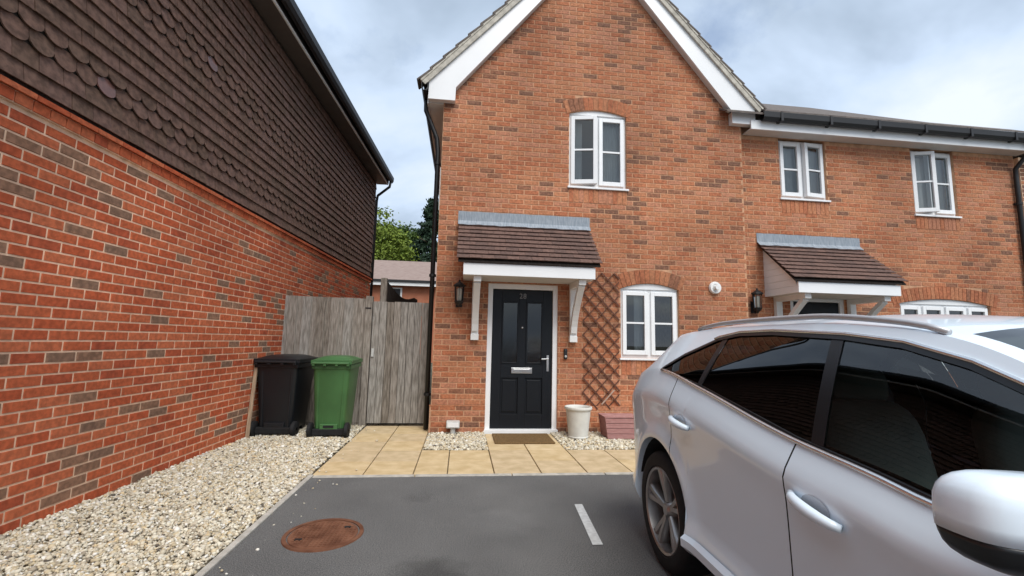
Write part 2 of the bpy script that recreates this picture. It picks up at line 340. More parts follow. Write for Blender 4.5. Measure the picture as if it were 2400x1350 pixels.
for nm, x0, x1, y0, y1 in (('gravel_bed', -3.0, KX - .05, -12, .62), ('gravel_bed', -.40, .355, -.995, -.02), ('gravel_bed', 1.285, 4.2, -.995, -.02)):
    sheet(nm, x0, x1, y0, y1, -.0175, m_gbed)
gravel('gravel', 'pale cream gravel strip along the red brick side wall', [(in_left, -2.95, -1.33, -5.2, -2.2, 6400, .0112, .016), (in_left, -2.95, -1.33, -2.2, .6, 5000, .0125, .016), (in_left, -3.0, -1.33, -8.5, -5.2, 1200, .015, .012), (lambda x, y: random.random() < math.exp(-(x + 1.29) * 7), -1.29, -.7, -4.4, -2.1, 110, .0085, .008), (lambda x, y: random.random() < math.exp(-(x + 1.33) * 9), -1.33, -.8, -1.9, .3, 150, .009, .012)], 5)
gravel('gravel', 'cream gravel patches against the foot of the house front wall', [(lambda x, y: True, -.395, .35, -.99, -.03, 4200, .0138, .014), (lambda x, y: True, 1.29, 3.0, -.99, -.03, 3800, .0142, .014), (lambda x, y: True, 3.0, 4.1, -.99, -.03, 2000, .016, .012)], 6)

# manhole and road paint
def manhole():
    t = root('manhole_cover', (-.84, -3.21, .0), 'rusty round iron manhole cover set in the asphalt', 'manhole cover')
    b = MB(); b.lathe([(.221, -.03), (.221, .0075), (.245, .0085), (.250, -.01)], (-.84, -3.21, 0), 48); b.build('rim', m_rust, t)
    b = MB(); c = Vector((-.84, -3.21, 0)); b.lathe([(.0005, .0065), (.208, .0065), (.212, .004), (.212, -.02)], c, 48)
    for i in range(-8, 9):
        for j in range(-8, 9):
            x, y_ = i * .026, j * .026
            if x * x + y_ * y_ < .193 ** 2: b.box(c.x + x - .008, c.x + x + .008, c.y + y_ - .008, c.y + y_ + .008, .006, .0105)
    b.build('cover_plate', m_rust, t)
    for a in (.6, 3.74):
        b = MB(); x, y_ = c.x + .155 * math.cos(a), c.y + .155 * math.sin(a); b.box(x - .022, x + .022, y_ - .012, y_ + .012, .0, .0112); b.build('key_slot', m_black, t)
manhole()
def lineA():
    b = MB(); b.add([(.93, -2.77, .0045), (.992, -2.77, .0045), (.935, -3.47, .0045), (.868, -3.47, .0045)], [(0, 3, 2, 1)])
    b.add([(1.30, -8.2, .0045), (1.36, -8.2, .0045), (1.36, -9.0, .0045), (1.30, -9.0, .0045)][:0], [])
    o = b.build('parking_line', m_paint, fix=False); o['kind'] = 'structure'
lineA()

# ------------------------------------------------------------------ brickwork
BL, BH, J = .212, .0625, .013
BRICKS = {}
def brick_mesh(l, h, m):
    k = (round(l, 3), round(h, 3), m.name)
    if k not in BRICKS:
        b = MB(); brick_geo(b, 0, l, 0, h, 0); BRICKS[k] = b.mesh('brick', m)
    return BRICKS[k]
def brick_geo(b, x0, x1, z0, z1, mi, d=.005, y=0.0):
    e = .0025
    b.add([(x0, y, z0), (x1, y, z0), (x1, y, z1), (x0, y, z1), (x0 + e, y - d, z0 + e), (x1 - e, y - d, z0 + e), (x1 - e, y - d, z1 - e), (x0 + e, y - d, z1 - e)],
          [(4, 5, 6, 7), (0, 1, 5, 4), (1, 2, 6, 5), (2, 3, 7, 6), (3, 0, 4, 7)], mi)
def lay(wall, x0, x1, z0, z1, holes, mats, y=0.0, dark=.13, seed=1, toW=None, single=300, span=None, plinth=None):
    """running bond in the wall frame (x along, outward -y); the nearest bricks are objects of their own"""
    rr = random.Random(seed); out = []; n = int((z1 - z0) / .075 + .01)
    for c in range(n):
        za = z0 + c * .075 + .0063; zb = za + BH; zm = (za + zb) / 2
        a, b_ = (x0, x1) if span is None else span(zm)
        ex = []
        for h in holes:
            e = h(za, zb)
            if e: ex.append(e)
        xx = x0 - (.225 if c % 2 else .1125)
        while xx < b_:
            s, e = max(xx + J / 2, a), min(xx + .225 - J / 2, b_); segs = [(s, e)] if e - s > .02 else []
            for (h0, h1) in ex:
                ns = []
                for (p, q) in segs:
                    if h1 <= p or h0 >= q: ns.append((p, q)); continue
                    if h0 - p > .02: ns.append((p, h0))
                    if q - h1 > .02: ns.append((h1, q))
                segs = ns
            for (p, q) in segs:
                nv = noise.noise(Vector((xx * 1.3 + seed * 7, zm * 5.0, 0))) * .5 + noise.noise(Vector((xx * .5, zm * 1.3, seed)))*.4
                dk = rr.random() < dark * max(0.1, 1 + 2.6 * nv)
                mi = rr.choice((4, 5)) if dk else rr.choices((0, 1, 2, 3), (4, 3, 3, 2))[0]
                out.append((p, q, za, zb, mi, y - (plinth[1] if plinth and zm < plinth[0] else 0)))
            xx += .225
    full = [(k, o) for k, o in enumerate(out) if o[1] - o[0] > .2]
    full.sort(key=lambda ko: (toW(Vector((ko[1][0], ko[1][5], ko[1][2]))) - CAM).length if in_view(toW(Vector((ko[1][0], ko[1][5], ko[1][2])))) else 1e3)
    near = set(k for k, _ in full[:single]); jb = MB()
    for k, (p, q, za, zb, mi, yy) in enumerate(out):
        if k in near: put('brick', brick_mesh(q - p, zb - za, mats[mi]), wall, loc=(p, yy, za))
        else: brick_geo(jb, p, q, za, zb, mi, y=yy)
    o = jb.build('brickwork', mats, wall, fix=False); o['kind'] = 'stuff'
def in_view(P):
    d = P - CAM; z = d.dot(fw)
    if z < .2: return False
    px = 1200 + 1039.28 * d.dot(ri) / z; py = 675 - 1039.28 * d.dot(up) / z
    return 0 < px < 2400 and 0 < py < 1350
def panel(b, x0, x1, z0, z1, holes, y0, y1, mi=0):
    """flat wall with rectangular holes: one slab per cell"""
    X = sorted({x0, x1, *[min(max(v, x0), x1) for h in holes for v in h[:2]]}); Z = sorted({z0, z1, *[min(max(v, z0), z1) for h in holes for v in h[2:]]})
    for a, c in zip(X, X[1:]):
        run = None
        for e, f in zip(Z, Z[1:]):
            if any(h[0] <= (a + c) / 2 <= h[1] and h[2] <= (e + f) / 2 <= h[3] for h in holes):
                if run: b.box(a, c, y0, y1, run[0], run[1], mi); run = None
            else: run = (run[0], f) if run else (e, f)
        if run: b.box(a, c, y0, y1, run[0], run[1], mi)
def arc_pts(x0, x1, zs, rise, n=14):
    wd = x1 - x0; Rr = (wd * wd / 4 + rise * rise) / (2 * rise); xc = (x0 + x1) / 2; zc = zs + rise - Rr; a = math.asin(wd / 2 / Rr)
    return [(xc + Rr * math.sin(t), zc + Rr * math.cos(t)) for t in [-a + 2 * a * k / n for k in range(n + 1)]], (xc, zc, Rr, a)
def arch(wall, mats, x0, x1, zs, rise, y, hgt=.21, seed=3):
    """segmental brick arch on edge over an opening, and the mortar behind it"""
    pts, (xc, zc, Rr, a) = arc_pts(x0, x1, zs, rise); b = MB(); rr = random.Random(seed)
    a2 = a + .03; n = max(6, round(2 * a2 * Rr / .072))
    for i in range(n):
        t = -a2 + 2 * a2 * (i + .5) / n; ca, sa = math.cos(t), math.sin(t); hw = a2 * Rr / n - .004
        def T(p): return Vector((xc + (Rr + p.z) * sa + p.x * ca * (1 + p.z / Rr), p.y, zc + (Rr + p.z) * ca - p.x * sa))
        bb = MB(); bb.box(-hw, hw, y - .010, y + .05, .002, hgt, 0, T); bb.build('arch_brick', mats[rr.choices((0, 1, 3, 4), (4, 4, 3, 1))[0]], wall)
    top = zs + rise + .01
    poly = [(x0, zs)] + [(px, pz) for px, pz in pts[1:-1]] + [(x1, zs)] + [(x1, top), (x0, top)]
    b.v = []; N = len(pts)
    for i in range(N - 1):
        (xa, za), (xb, zb) = pts[i], pts[i + 1]; b.prism([(xa, za), (xb, zb), (xb, top), (xa, top)], y + .002, y + .11)
    b.build('arch_backing', m_mortar, wall)
def arch_hole(x0, x1, z0, zs, rise, hgt=.21, soldier=0):
    wd = x1 - x0; Rr = (wd * wd / 4 + rise * rise) / (2 * rise); xc = (x0 + x1) / 2; zc = zs + rise - Rr; Ro = Rr + hgt - .012
    def f(za, zb):
        zm = (za + zb) / 2
        if soldier and z0 - soldier < zm < z0: return (x0 - .005, x1 + .005)
        if zm < z0: return None
        if zm < zs: return (x0, x1)
        if za - zc >= Ro: return None
        hw = min(wd / 2 + .05, math.sqrt(max(0, Ro * Ro - (za - zc) ** 2)))
        return (xc - hw, xc + hw)
    return f
def rect_hole(x0, x1, z0, z1, soldier=0):
    def f(za, zb):
        zm = (za + zb) / 2
        if soldier and z0 - soldier < zm < z0: return (x0 - .005, x1 + .005)
        return (x0, x1) if z0 < zm < z1 else None
    return f
def soldiers(wall, mats, x0, x1, z1, y, h=.215, seed=4):
    rr = random.Random(seed); n = round((x1 - x0) / .075); wd = (x1 - x0) / n
    for i in range(n):
        b = MB(); b.box(x0 + i * wd + .004, x0 + (i + 1) * wd - .004, y - .008, y + .03, z1 - h, z1 - .004)
        b.build('sill_brick', mats[rr.choices((0, 1, 2, 3), (5, 3, 3, 1))[0]], wall)

def window(house, x0, x1, z0, z1, y, rise=0, opens=(0, 0), lights=2, bars=1, curtain=None, name='window'):
    """white casement window in the plane y; z1 is the springing when the head is curved"""
    fr = MB(); d0, d1 = y + .045, y + .115; t = .042
    top = z1
    fr.box(x0, x0 + t, d0, d1, z0, top); fr.box(x1 - t, x1, d0, d1, z0, top); fr.box(x0 + t, x1 - t, d0, d1, z0, z0 + t + .012); fr.box(x0 + t, x1 - t, d0, d1, top - t, top)
    wl = (x1 - x0) / lights
    for k in range(1, lights): fr.box(x0 + wl * k - .028, x0 + wl * k + .028, d0, d1, z0 + t + .012, top - t)
    wn = fr.build('window', m_white, house, bevel=.004)
    if rise:
        pts, _ = arc_pts(x0, x1, z1, rise); h = MB()
        for (xa, za), (xb, zb) in zip(pts, pts[1:]):
            h.prism([(xa, z1 + .001), (xb, z1 + .001), (xb, max(zb - .004, z1 + .002)), (xa, max(za - .004, z1 + .002))], y + .022, y + .11)
        h.build('curved_head', m_white, wn)
    s = MB(); s.box(x0 - .025, x1 + .025, y - .035, y + .10, z0 - .03, z0 - .001); s.build('sill', m_white, wn, bevel=.004)
    for k in range(lights):
        a = x0 + (t if k == 0 else wl * k + .028 if False else (wl * k + .028)) if k else x0 + t
        b_ = x0 + wl * (k + 1) - .028 if k < lights - 1 else x1 - t
        za, zb = z0 + t + .014, top - t - .002; ang = opens[k] if k < len(opens) else 0; hinge = a if ang >= 0 else b_
        yy = y + .032; aa = abs(ang)
        def T(p, hinge=hinge, ang=ang, yy=yy):
            dx = p.x - hinge; dy = p.y - yy; ca, sa = math.cos(-ang), math.sin(-ang)
            return Vector((hinge + dx * ca - dy * sa, yy + dx * sa + dy * ca, p.z))
        q = .058; sx = MB()
        a2, b2 = a - .006, b_ + .006; za2, zb2 = za - .008, zb + .008
        sx.box(a2, a2 + q, yy - .018, yy + .05, za2, zb2, 0, T); sx.box(b2 - q, b2, yy - .018, yy + .05, za2, zb2, 0, T)
        sx.box(a2 + q, b2 - q, yy - .018, yy + .05, za2, za2 + q + .008, 0, T); sx.box(a2 + q, b2 - q, yy - .018, yy + .05, zb2 - q, zb2, 0, T)
        sx.build('sash', m_white, wn, bevel=.004)
        for j in range(bars):
            zm = za2 + (zb2 - za2) * (j + 1) / (bars + 1)
            gb = MB(); gb.box(a2 + q, b2 - q, yy - .008, yy + .03, zm - .013, zm + .013, 0, T); gb.build('glazing_bar', m_white, wn)
        zc = [za2 + q + .008] + [za2 + (zb2 - za2) * (j + 1) / (bars + 1) for j in range(bars)] + [zb2 - q]
        for lo, hi in zip(zc, zc[1:]):
            p = MB(); ys = yy + .012
            p.add([T(Vector((xx_, ys, zz_))) for xx_, zz_ in ((a2 + q - .004, lo), (b2 - q + .004, lo), (b2 - q + .004, hi), (a2 + q - .004, hi))], [(0, 1, 2, 3)])
            p.build('pane', g_win, wn, fix=False)
    if curtain:
        for (ca, cb, cz0, cz1) in curtain:
            c = MB(); n = 24; vs = []
            for i in range(n + 1):
                xx_ = ca + (cb - ca) * i / n; yy_ = y + .155 + .014 * math.sin(i * 1.9); vs += [(xx_, yy_, cz0), (xx_, yy_, cz1)]
            c.add(vs, [(2 * i, 2 * i + 2, 2 * i + 3, 2 * i + 1) for i in range(n)]); c.build('curtain', m_curtain, wn, smooth=True, fix=False)
    return wn

def canopy(house, x0, x1, y, dz=0.0, depth=.66, seed=1):
    """lean-to porch canopy: tiled slope, lead flashing, fascia, soffit, cheeks and two gallows brackets"""
    rr = random.Random(seed)
    zt, ze = 2.99 + dz, 2.335 + dz; ye = y - depth
    deck = MB(); deck.prism([(0, 0)] * 0 or [(y - .002, zt - .03), (ye + .02, ze - .03), (ye + .02, ze - .055), (y - .002, zt - .055)], x0 + .02, x1 - .02, 0, lambda p: Vector((p.y, p.x, p.z)))
    cn = deck.build('canopy', m_wdark, house)
    sl = Vector((0, ye - y, ze - zt)); ln = sl.length; sl /= ln; nrm = Vector((0, sl.z, -sl.y)); nrm = nrm if nrm.z > 0 else -nrm
    rows = 9; g = ln / rows; tw = .165; nt = math.ceil((x1 - x0) / tw)
    for r in range(rows):
        a = y; off = (r % 2) * tw / 2
        for k in range(-1, nt + 1):
            xa, xb = max(x0, x0 + k * tw + off), min(x1, x0 + (k + 1) * tw + off)
            if xb - xa < .03: continue
            top = Vector((0, y, zt)) + sl * (r * g - .0) - nrm * .008; bot = Vector((0, y, zt)) + sl * ((r + 1) * g + .006) + nrm * (.012 + rr.uniform(-.002, .002))
            b = MB(); e = .0015; th = .011
            vs = [(xa + e, *(top - nrm * th)[1:]), (xb - e, *(top - nrm * th)[1:]), (xb - e, *(bot - nrm * th)[1:]), (xa + e, *(bot - nrm * th)[1:]),
                  (xa + e, *top[1:]), (xb - e, *top[1:]), (xb - e, *bot[1:]), (xa + e, *bot[1:])]
            b.add(vs, [(0, 3, 2, 1), (4, 5, 6, 7), (3, 7, 6, 2), (0, 1, 5, 4), (0, 4, 7, 3), (1, 2, 6, 5)]); b.build('tile', m_tile if rr.random() < .6 else m_tile_b, cn)
    f = MB(); n = 26
    vs = []
    for i in range(n + 1):
        x = x0 - .01 + (x1 - x0 + .02) * i / n; w1 = .004 * math.sin(i * 2.1) + .003 * math.sin(i * 5.3)
        p1 = Vector((x, y - .012, zt + .155 + w1 * .5)); p2 = Vector((x, y - .016, zt + .015)); p3 = Vector((x, y, zt)) + sl * .10 + nrm * (.018 + w1); p3.x = x
        vs += [p1, p2, p3]
    f.add(vs, [(3 * i + k, 3 * i + 3 + k, 3 * i + 4 + k, 3 * i + 1 + k) for i in range(n) for k in (0, 1)])
    fo = f.build('flashing', m_lead, cn, fix=False); so_ = fo.modifiers.new('s', 'SOLIDIFY'); so_.thickness = .006; so_.offset = 1
    fx0, fx1, fy = x0 + .09, x1 - .085, ye + .04
    b = MB(); b.box(fx0, fx1, fy, fy + .025, ze - .215, ze - .058); b.build('fascia', m_white, cn, bevel=.003)
    b = MB(); b.box(fx0 + .003, fx1 - .003, fy + .025, y, ze - .213, ze - .195); b.build('soffit', m_soffit, cn)
    for xx in (fx0 + .002, fx1 - .027):
        # boarded cheek
        zb = ze - .215; m_ = (zt - .06 - (ze - .06)) / (y - (fy)); nb = 8
        bb = MB(); hh = (zt - .06 - zb) / nb
        for i in range(nb):
            z0_, z1_ = zb + i * hh + .003, zb + (i + 1) * hh
            def yf(z): return fy + .027 + max(0, (z - (ze - .06))) / m_
            if yf(z0_) > y - .01: continue
            bb.add([(xx, yf(z0_), z0_), (xx, y, z0_), (xx, y, z1_), (xx, min(y, yf(z1_)), z1_), (xx + .025, yf(z0_), z0_), (xx + .025, y, z0_), (xx + .025, y, z1_), (xx + .025, min(y, yf(z1_)), z1_)],
                   [(0, 3, 2, 1), (4, 5, 6, 7), (0, 1, 5, 4), (1, 2, 6, 5), (2, 3, 7, 6), (3, 0, 4, 7)])
        bb.build('cheek', m_white2, cn)
    for xx in (fx0 + .19, fx1 - .16):
        hw = .05; zb = 1.275 + dz; b = MB(); b.box(xx - hw, xx + hw, y - .075, y - .009, zb + .07, ze - .213)
        b.box(xx - hw - .006, xx + hw + .006, y - .088, y - .007, zb, zb + .085)
        b.box(xx - hw, xx + hw, fy + .06, y - .075, ze - .29, ze - .2131)
        n = 9; Y0, Z0, Y1, Z1 = y - .075, zb + .13, fy + .12, ze - .29
        pr = []
        for i in range(n + 1):
            t = i / n; yy = Y0 + (Y1 - Y0) * (t ** 1.35); zz = Z0 + (Z1 - Z0) * (t ** .85); pr.append(Vector((xx, yy, zz)))
        for i in range(n): b.bar(pr[i], pr[i + 1], .09, .06, 0, (0, -1, .3))
        b.build('bracket', m_white2, cn, bevel=.004)
    return cn

def lantern(x, y, z, label):
    t = root('wall_lantern', (x, y, z), label, 'wall lamp', 'black lanterns by the front doors')
    b = MB(); b.box(x - .045, x + .045, y - .014, y - .009, z + .02, z + .20); b.tube([(x, y - .012, z + .09), (x, y - .06, z + .02), (x, y - .11, z + .035)], .011, 8); b.build('bracket', m_black, t)
    c = (x, y - .11, z)
    b = MB(); b.lathe([(.012, .40), (.014, .375), (.03, .365), (.085, .325), (.088, .31), (.062, .305)], c, 8)
    b.lathe([(.058, .10), (.066, .095), (.05, .06), (.02, .035), (.008, .01)], c, 8); b.build('cap', m_black, t)
    b = MB(); b.lathe([(.052, .10), (.064, .305)], c, 8); b.build('glass', g_lamp, t, fix=False)
    b = MB()
    for k in range(8):
        a = 2 * math.pi * k / 8; b.bar((x + .054 * math.cos(a), c[1] + .054 * math.sin(a), z + .10), (x + .066 * math.cos(a), c[1] + .066 * math.sin(a), z + .305), .007, .007)
    b.build('glazing_ribs', m_black, t)
    b = MB(); b.lathe([(.001, .285), (.03, .275), (.036, .25), (.034, .13), (.028, .105)], c, 12); b.build('bulb', m_lampin, t, smooth=True)

def downpipe(house, pts, m=m_black):
    b = MB(); b.tube(pts, .034, 12); dp = b.build('downpipe', m, house, smooth=True)
    zs = [p[2] for p in pts]; x, y_, _ = pts[-1]
    for z in np.linspace(max(zs) - 1.0, .5, 3):
        c = MB(); c.lathe([(.034, -.02), (.043, -.02), (.043, .02), (.034, .02)], (x, y_, z), 14); c.box(x - .05, x + .05, y_ + .012, y_ + .045, z - .018, z + .018); c.build('pipe_clip', m, dp)

def door(house, x0, x1, z1, y, number=None):
    f = MB(); fy0, fy1 = y + .02, y + .10
    f.box(x0, x0 + .07, fy0, fy1, .03, z1); f.box(x1 - .07, x1, fy0, fy1, .03, z1); f.box(x0 + .07, x1 - .07, fy0, fy1, z1 - .075, z1)
    dr = f.build('door', m_white, house, bevel=.004)
    b = MB(); b.box(x0 - .01, x1 + .01, y - .03, y + .10, -.02, .045); b.build('threshold', m_white, dr, bevel=.004)
    a, c = x0 + .076, x1 - .076; lo, hi = .05, z1 - .082; wd = c - a; y0 = y + .045
    L_ = MB(); st = .135; mid = .105
    gx = [(a + st, (a + c) / 2 - mid / 2), ((a + c) / 2 + mid / 2, c - st)]
    holes = [(p, q, lo + .90, hi - .17) for p, q in gx] + [(p, q, lo + .20, lo + .70) for p, q in gx]
    panel(L_, a, c, lo, hi, holes, y0, y0 + .045); lf = L_.build('leaf', m_door, dr, bevel=.003)
    for p, q in gx:
        m2 = MB(); m2.box(p + .028, q - .028, y0 + .008, y0 + .03, lo + .228, lo + .672); m2.box(p, q, y0 + .02, y0 + .04, lo + .2, lo + .7); m2.build('raised_panel', m_door, dr, bevel=.006)
        g = MB(); g.box(p + .02, q - .02, y0 + .012, y0 + .02, lo + .92, hi - .19); g.build('door_pane', g_frost, dr)
        g = MB()
        for (e0, e1, e2, e3) in ((p, p + .022, lo + .9, hi - .17), (q - .022, q, lo + .9, hi - .17), (p + .022, q - .022, lo + .9, lo + .922), (p + .022, q - .022, hi - .192, hi - .17)): g.box(e0, e1, y0 - .008, y0 + .03, e2, e3)
        g.build('pane_bead', m_door, dr, bevel=.004)
    xm = (a + c) / 2
    b = MB(); b.box(xm - .15, xm + .15, y0 - .012, y0, lo + .765, lo + .845); b.box(xm - .12, xm + .12, y0 - .018, y0 - .012, lo + .782, lo + .828); b.build('letter_plate', m_chrome, dr, bevel=.006)
    b = MB(); b.box(c - .075, c - .045, y0 - .012, y0, lo + .80, lo + 1.03); b.tube([(c - .06, y0 - .01, lo + .98), (c - .06, y0 - .055, lo + .98), (c - .16, y0 - .055, lo + .975)], .011, 8); b.build('handle', m_chrome, dr, smooth=True, angle=40)
    b = MB(); b.lathe([(.001, -.006), (.012, -.006), (.014, 0)], (xm, y0, lo + 1.42), 14, 'y'); b.build('spyhole', m_chrome, dr, smooth=True)
    if number:
        cu = bpy.data.curves.new('number', 'FONT'); cu.body = number; cu.size = .105; cu.extrude = .003; cu.align_x = 'CENTER'; cu.space_character = 1.1
        tmp = bpy.data.objects.new('tmp', cu); col.objects.link(tmp); dg = bpy.context.evaluated_depsgraph_get(); me = bpy.data.meshes.new_from_object(tmp.evaluated_get(dg)); bpy.data.objects.remove(tmp)
        me.transform(Matrix.Translation((xm, y0 - .004, hi - .125)) @ Matrix.Rotation(R(90), 4, 'X')); me.materials.clear(); me.materials.append(mat('number_grey', (.20, .20, .205), .4, .03, 3, metal=.0)); put('house_number', me, dr)
    return dr

# ------------------------------------------------------------------ gable house
ident = lambda p: p
AX = 1.965
def span_a(zm):
    if zm < 4.93: return (-.385, 4.36)
    h = (7.74 - zm) / 1.235
    return (max(-.385, AX - h), min(4.36, AX + h))
HA = root('brick_house', (AX, 0, 0), 'red brick gable fronted house with white bargeboards and black front door', 'house')
dA = (.36, 1.385, 0, 2.10); wG = (2.335, 3.245, 1.065, 2.09); wU = (1.535, 2.445, 3.625, 4.80)
b = MB(); panel(b, -.39, 4.365, -.1, 4.95, [(dA[0], dA[1], 0, dA[3]), (wG[0], wG[1], wG[2], wG[3] + .10), (wU[0], wU[1], wU[2], wU[3] + .085)], 0, .28)
b.prism([(-.39, 4.95), (4.365, 4.95), (4.365, 5.0), (AX, 7.70), (-.39, 5.0)], 0, .28)
wallA = b.build('wall', m_mortar, HA)
holes = [rect_hole(*dA), arch_hole(*wG[:3], wG[3], .09, soldier=.22), arch_hole(*wU[:3], wU[3], .075, soldier=.22)]
lay(wallA, -.385, 4.36, 0, 7.55, holes, HB, 0, .13, 1, ident, 300, span_a, plinth=(.375, .022))
b = MB(); b.box(-.405, .357, -.0225, .0, .0, .365); b.box(1.388, 4.36, -.0225, .0, .0, .365); b.build('plinth_mortar', m_mortar, wallA)
b = MB(); b.box(-.41, .355, -.029, .0, .362, .374); b.box(1.39, 4.36, -.029, .0, .362, .374); b.build('plinth_cap', HB[0], wallA)
for (q, ri_) in ((wG, .09), (wU, .075)): arch(wallA, HB, q[0], q[1], q[3], ri_, 0, seed=int(q[2] * 10)); soldiers(wallA, HB, q[0], q[1], q[2] - .028, 0, seed=int(q[0] * 10))
b = MB(); b.box(-.389, -.12, .28, 9, -.1, 4.95); b.box(4.09, 4.364, .28, 9, -.1, 4.95); b.box(-.389, 4.364, 9, 9.25, -.1, 4.95)
b.prism([(-.389, 4.95), (4.364, 4.95), (AX, 7.6)], 9, 9.25); b.build('side_wall', m_mortar, HA)
b = MB(); b.box(-.12, 4.09, .28, 9, 2.45, 2.6); b.box(-.12, 4.09, .28, 9, -.05, -.001); b.box(-.12, 4.09, 3.2, 3.3, 0, 2.44); b.box(-.12, 4.09, 3.2, 3.3, 2.61, 4.9); b.box(-.12, 4.09, .28, 9, 4.93, 4.945); b.build('inner_floor', m_plaster, HA)
window(HA, *wG[:2], wG[2], wG[3], 0, .09, (0, 0), curtain=[(2.60, 2.76, 1.12, 2.04)])
window(HA, *wU[:2], wU[2], wU[3], 0, .075, (.20, 0), curtain=[(1.58, 1.78, 3.68, 4.72), (2.02, 2.42, 3.68, 4.72)])
door(HA, *dA[:2], dA[3], 0, '28')
canopy(HA, -.10, 1.845, 0, 0, .66, 1)
# roof, bargeboards, kneelers, verge
def roofA():
    b = MB(); zr = 7.97
    for s in (-1, 1):
        xe_ = AX + s * 2.66; ze_ = 5.06
        pts = [(AX, zr), (xe_, ze_), (xe_, ze_ - .05), (AX, zr - .06)]
        b.prism(pts if s < 0 else pts[::-1], -.125, 9.4)
    rf = b.build('roof', m_roof, HA)
    for s in (-1, 1):      # verge tiles seen end on: stepped
        n = 15
        for i in range(n):
            t0, t1 = i / n, (i + 1) / n; bb = MB()
            P = lambda t: Vector((AX + s * 2.70 * (1 - t), 0, 5.03 + (zr - 5.03) * t))
            d = (P(1) - P(0)).normalized(); nn = Vector((-d.z, 0, d.x)) * (-s if s < 0 else 1); nn = nn if nn.z > 0 else -nn
            a_, c_ = P(t0) + nn * .055 - d * .02, P(t1) + nn * .028
            bb.prism([(a_.x, a_.z), (c_.x, c_.z), (c_.x - nn.x * .022, c_.z - nn.z * .022), (a_.x - nn.x * .024, a_.z - nn.z * .024)], -.165, .1)
            bb.build('verge_tile', m_roof, rf)
        bb = MB(); a_, c_ = Vector((AX + s * 2.68, 0, 5.035)), Vector((AX, 0, zr)); d = (c_ - a_).normalized(); nn = Vector((-d.z, 0, d.x)); nn = nn if nn.z > 0 else -nn
        bb.prism([(a_.x, a_.z), (c_.x, c_.z), (c_.x + nn.x * .030, c_.z + nn.z * .030), (a_.x + nn.x * .030, a_.z + nn.z * .030)], -.158, -.05)
        bb.prism([(a_.x, a_.z), (c_.x, c_.z), (c_.x - nn.x * .07, c_.z - nn.z * .07), (a_.x - nn.x * .07, a_.z - nn.z * .07)], -.150, -.116); bb.build('verge_mortar', m_verge, rf)
    for s in (-1, 1):
        X = lambda dx: AX + s * dx
        b = MB(); b.prism([(X(2.18), 5.0), (X(0), 7.69), (X(0), 7.865), (X(2.575), 5.07)], -.115, -.09); b.prism([(X(2.18), 5.0), (X(2.575), 5.07), (X(2.58), 4.79), (X(2.185), 4.79)], -.115, -.09)
        bg = b.build('bargeboard', m_white, HA)
        b = MB(); b.box(min(X(2.57), X(2.19)), max(X(2.57), X(2.19)), -.09, -.009, 4.793, 4.98); b.build('kneeler_box', m_white2, bg)
        b = MB(); b.prism([(X(2.17), 5.01), (X(0), 7.69), (X(0), 7.74), (X(2.21), 5.01)], -.09, -.009); b.build('gable_soffit', m_soffit, bg)
    # side eaves on the left: soffit, gutter
    b = MB(); b.box(AX - 2.57, -.392, .0, 9.2, 4.782, 4.80); b.box(AX - 2.60, AX - 2.575, .0, 9.2, 4.775, 5.0); b.build('eaves_board', m_white2, HA)
    b = MB(); prof = [(-.715, 5.015), (-.715, 4.93), (-.69, 4.885), (-.645, 4.885), (-.618, 4.93), (-.618, 5.015)]
    prof2 = [(x + (0.006 if x < -.67 else -.006), z + .006) for x, z in prof]
    b.prism(prof + prof2[::-1], -.17, 9.2); b.build('gutter', m_black, HA)
roofA()
downpipe(HA, [(-.665, .12, 4.90), (-.66, .12, 4.72), (-.48, .14, 4.30), (-.455, .14, 4.1), (-.455, .14, .02)])
b = MB(); b.box(-.402, -.391, .02, .06, 3.15, 3.80); b.build('cable_conduit', m_white2, HA)
b = MB(); b.lathe([(.001, -.03), (.05, -.035), (.06, -.05), (.085, -.05), (.095, -.03), (.095, -.008)], (3.82, -.002, 2.15), 24, 'y'); b.lathe([(.001, -.10), (.035, -.10), (.04, -.09), (.04, -.03)], (3.82, -.002, 2.15), 18, 'y')
b.build('flue_terminal', m_white2, HA, smooth=True, angle=35)
lantern(-.055, 0, 1.715, 'black lantern with clear glass on brick corner left of the canopied front door')

# ------------------------------------------------------------------ terraced neighbour
WY = .10
HB2 = root('brick_house', (6.95, WY, 0), 'lower brick terraced house with white fascia and black gutter right of the gable', 'house')
d2 = (5.15, 6.10, 0, 2.08); w1 = (5.085, 5.925, 3.685, 4.69); w2 = (7.515, 8.345, 3.545, 4.69); w3 = (7.08, 8.77, .98, 2.03)
b = MB(); panel(b, 4.366, 9.55, -.1, 4.86, [(d2[0], d2[1], 0, d2[3]), (*w1[:3], 4.72), (*w2[:3], 4.72), (w3[0], w3[1], w3[2], w3[3] + .10)], WY, WY + .28)
wallB = b.build('wall', m_mortar, HB2)
lay(wallB, 4.37, 9.545, 0, 4.72, [rect_hole(*d2), rect_hole(*w1[:3], 4.9, .22), rect_hole(*w2[:3], 4.9, .22), arch_hole(*w3[:3], w3[3], .09, soldier=.22)], HB, WY, .13, 2, ident, 300, plinth=(.375, .022))
arch(wallB, HB, w3[0], w3[1], w3[3], .09, WY, seed=9)
for q in (w1, w2, w3): soldiers(wallB, HB, q[0], q[1], q[2] - .028, WY, seed=int(q[0] * 10))
b = MB(); b.box(9.27, 9.549, WY + .28, 9, -.1, 4.86); b.box(4.37, 9.549, 9, 9.25, -.1, 4.86); b.build('side_wall', m_mortar, HB2)
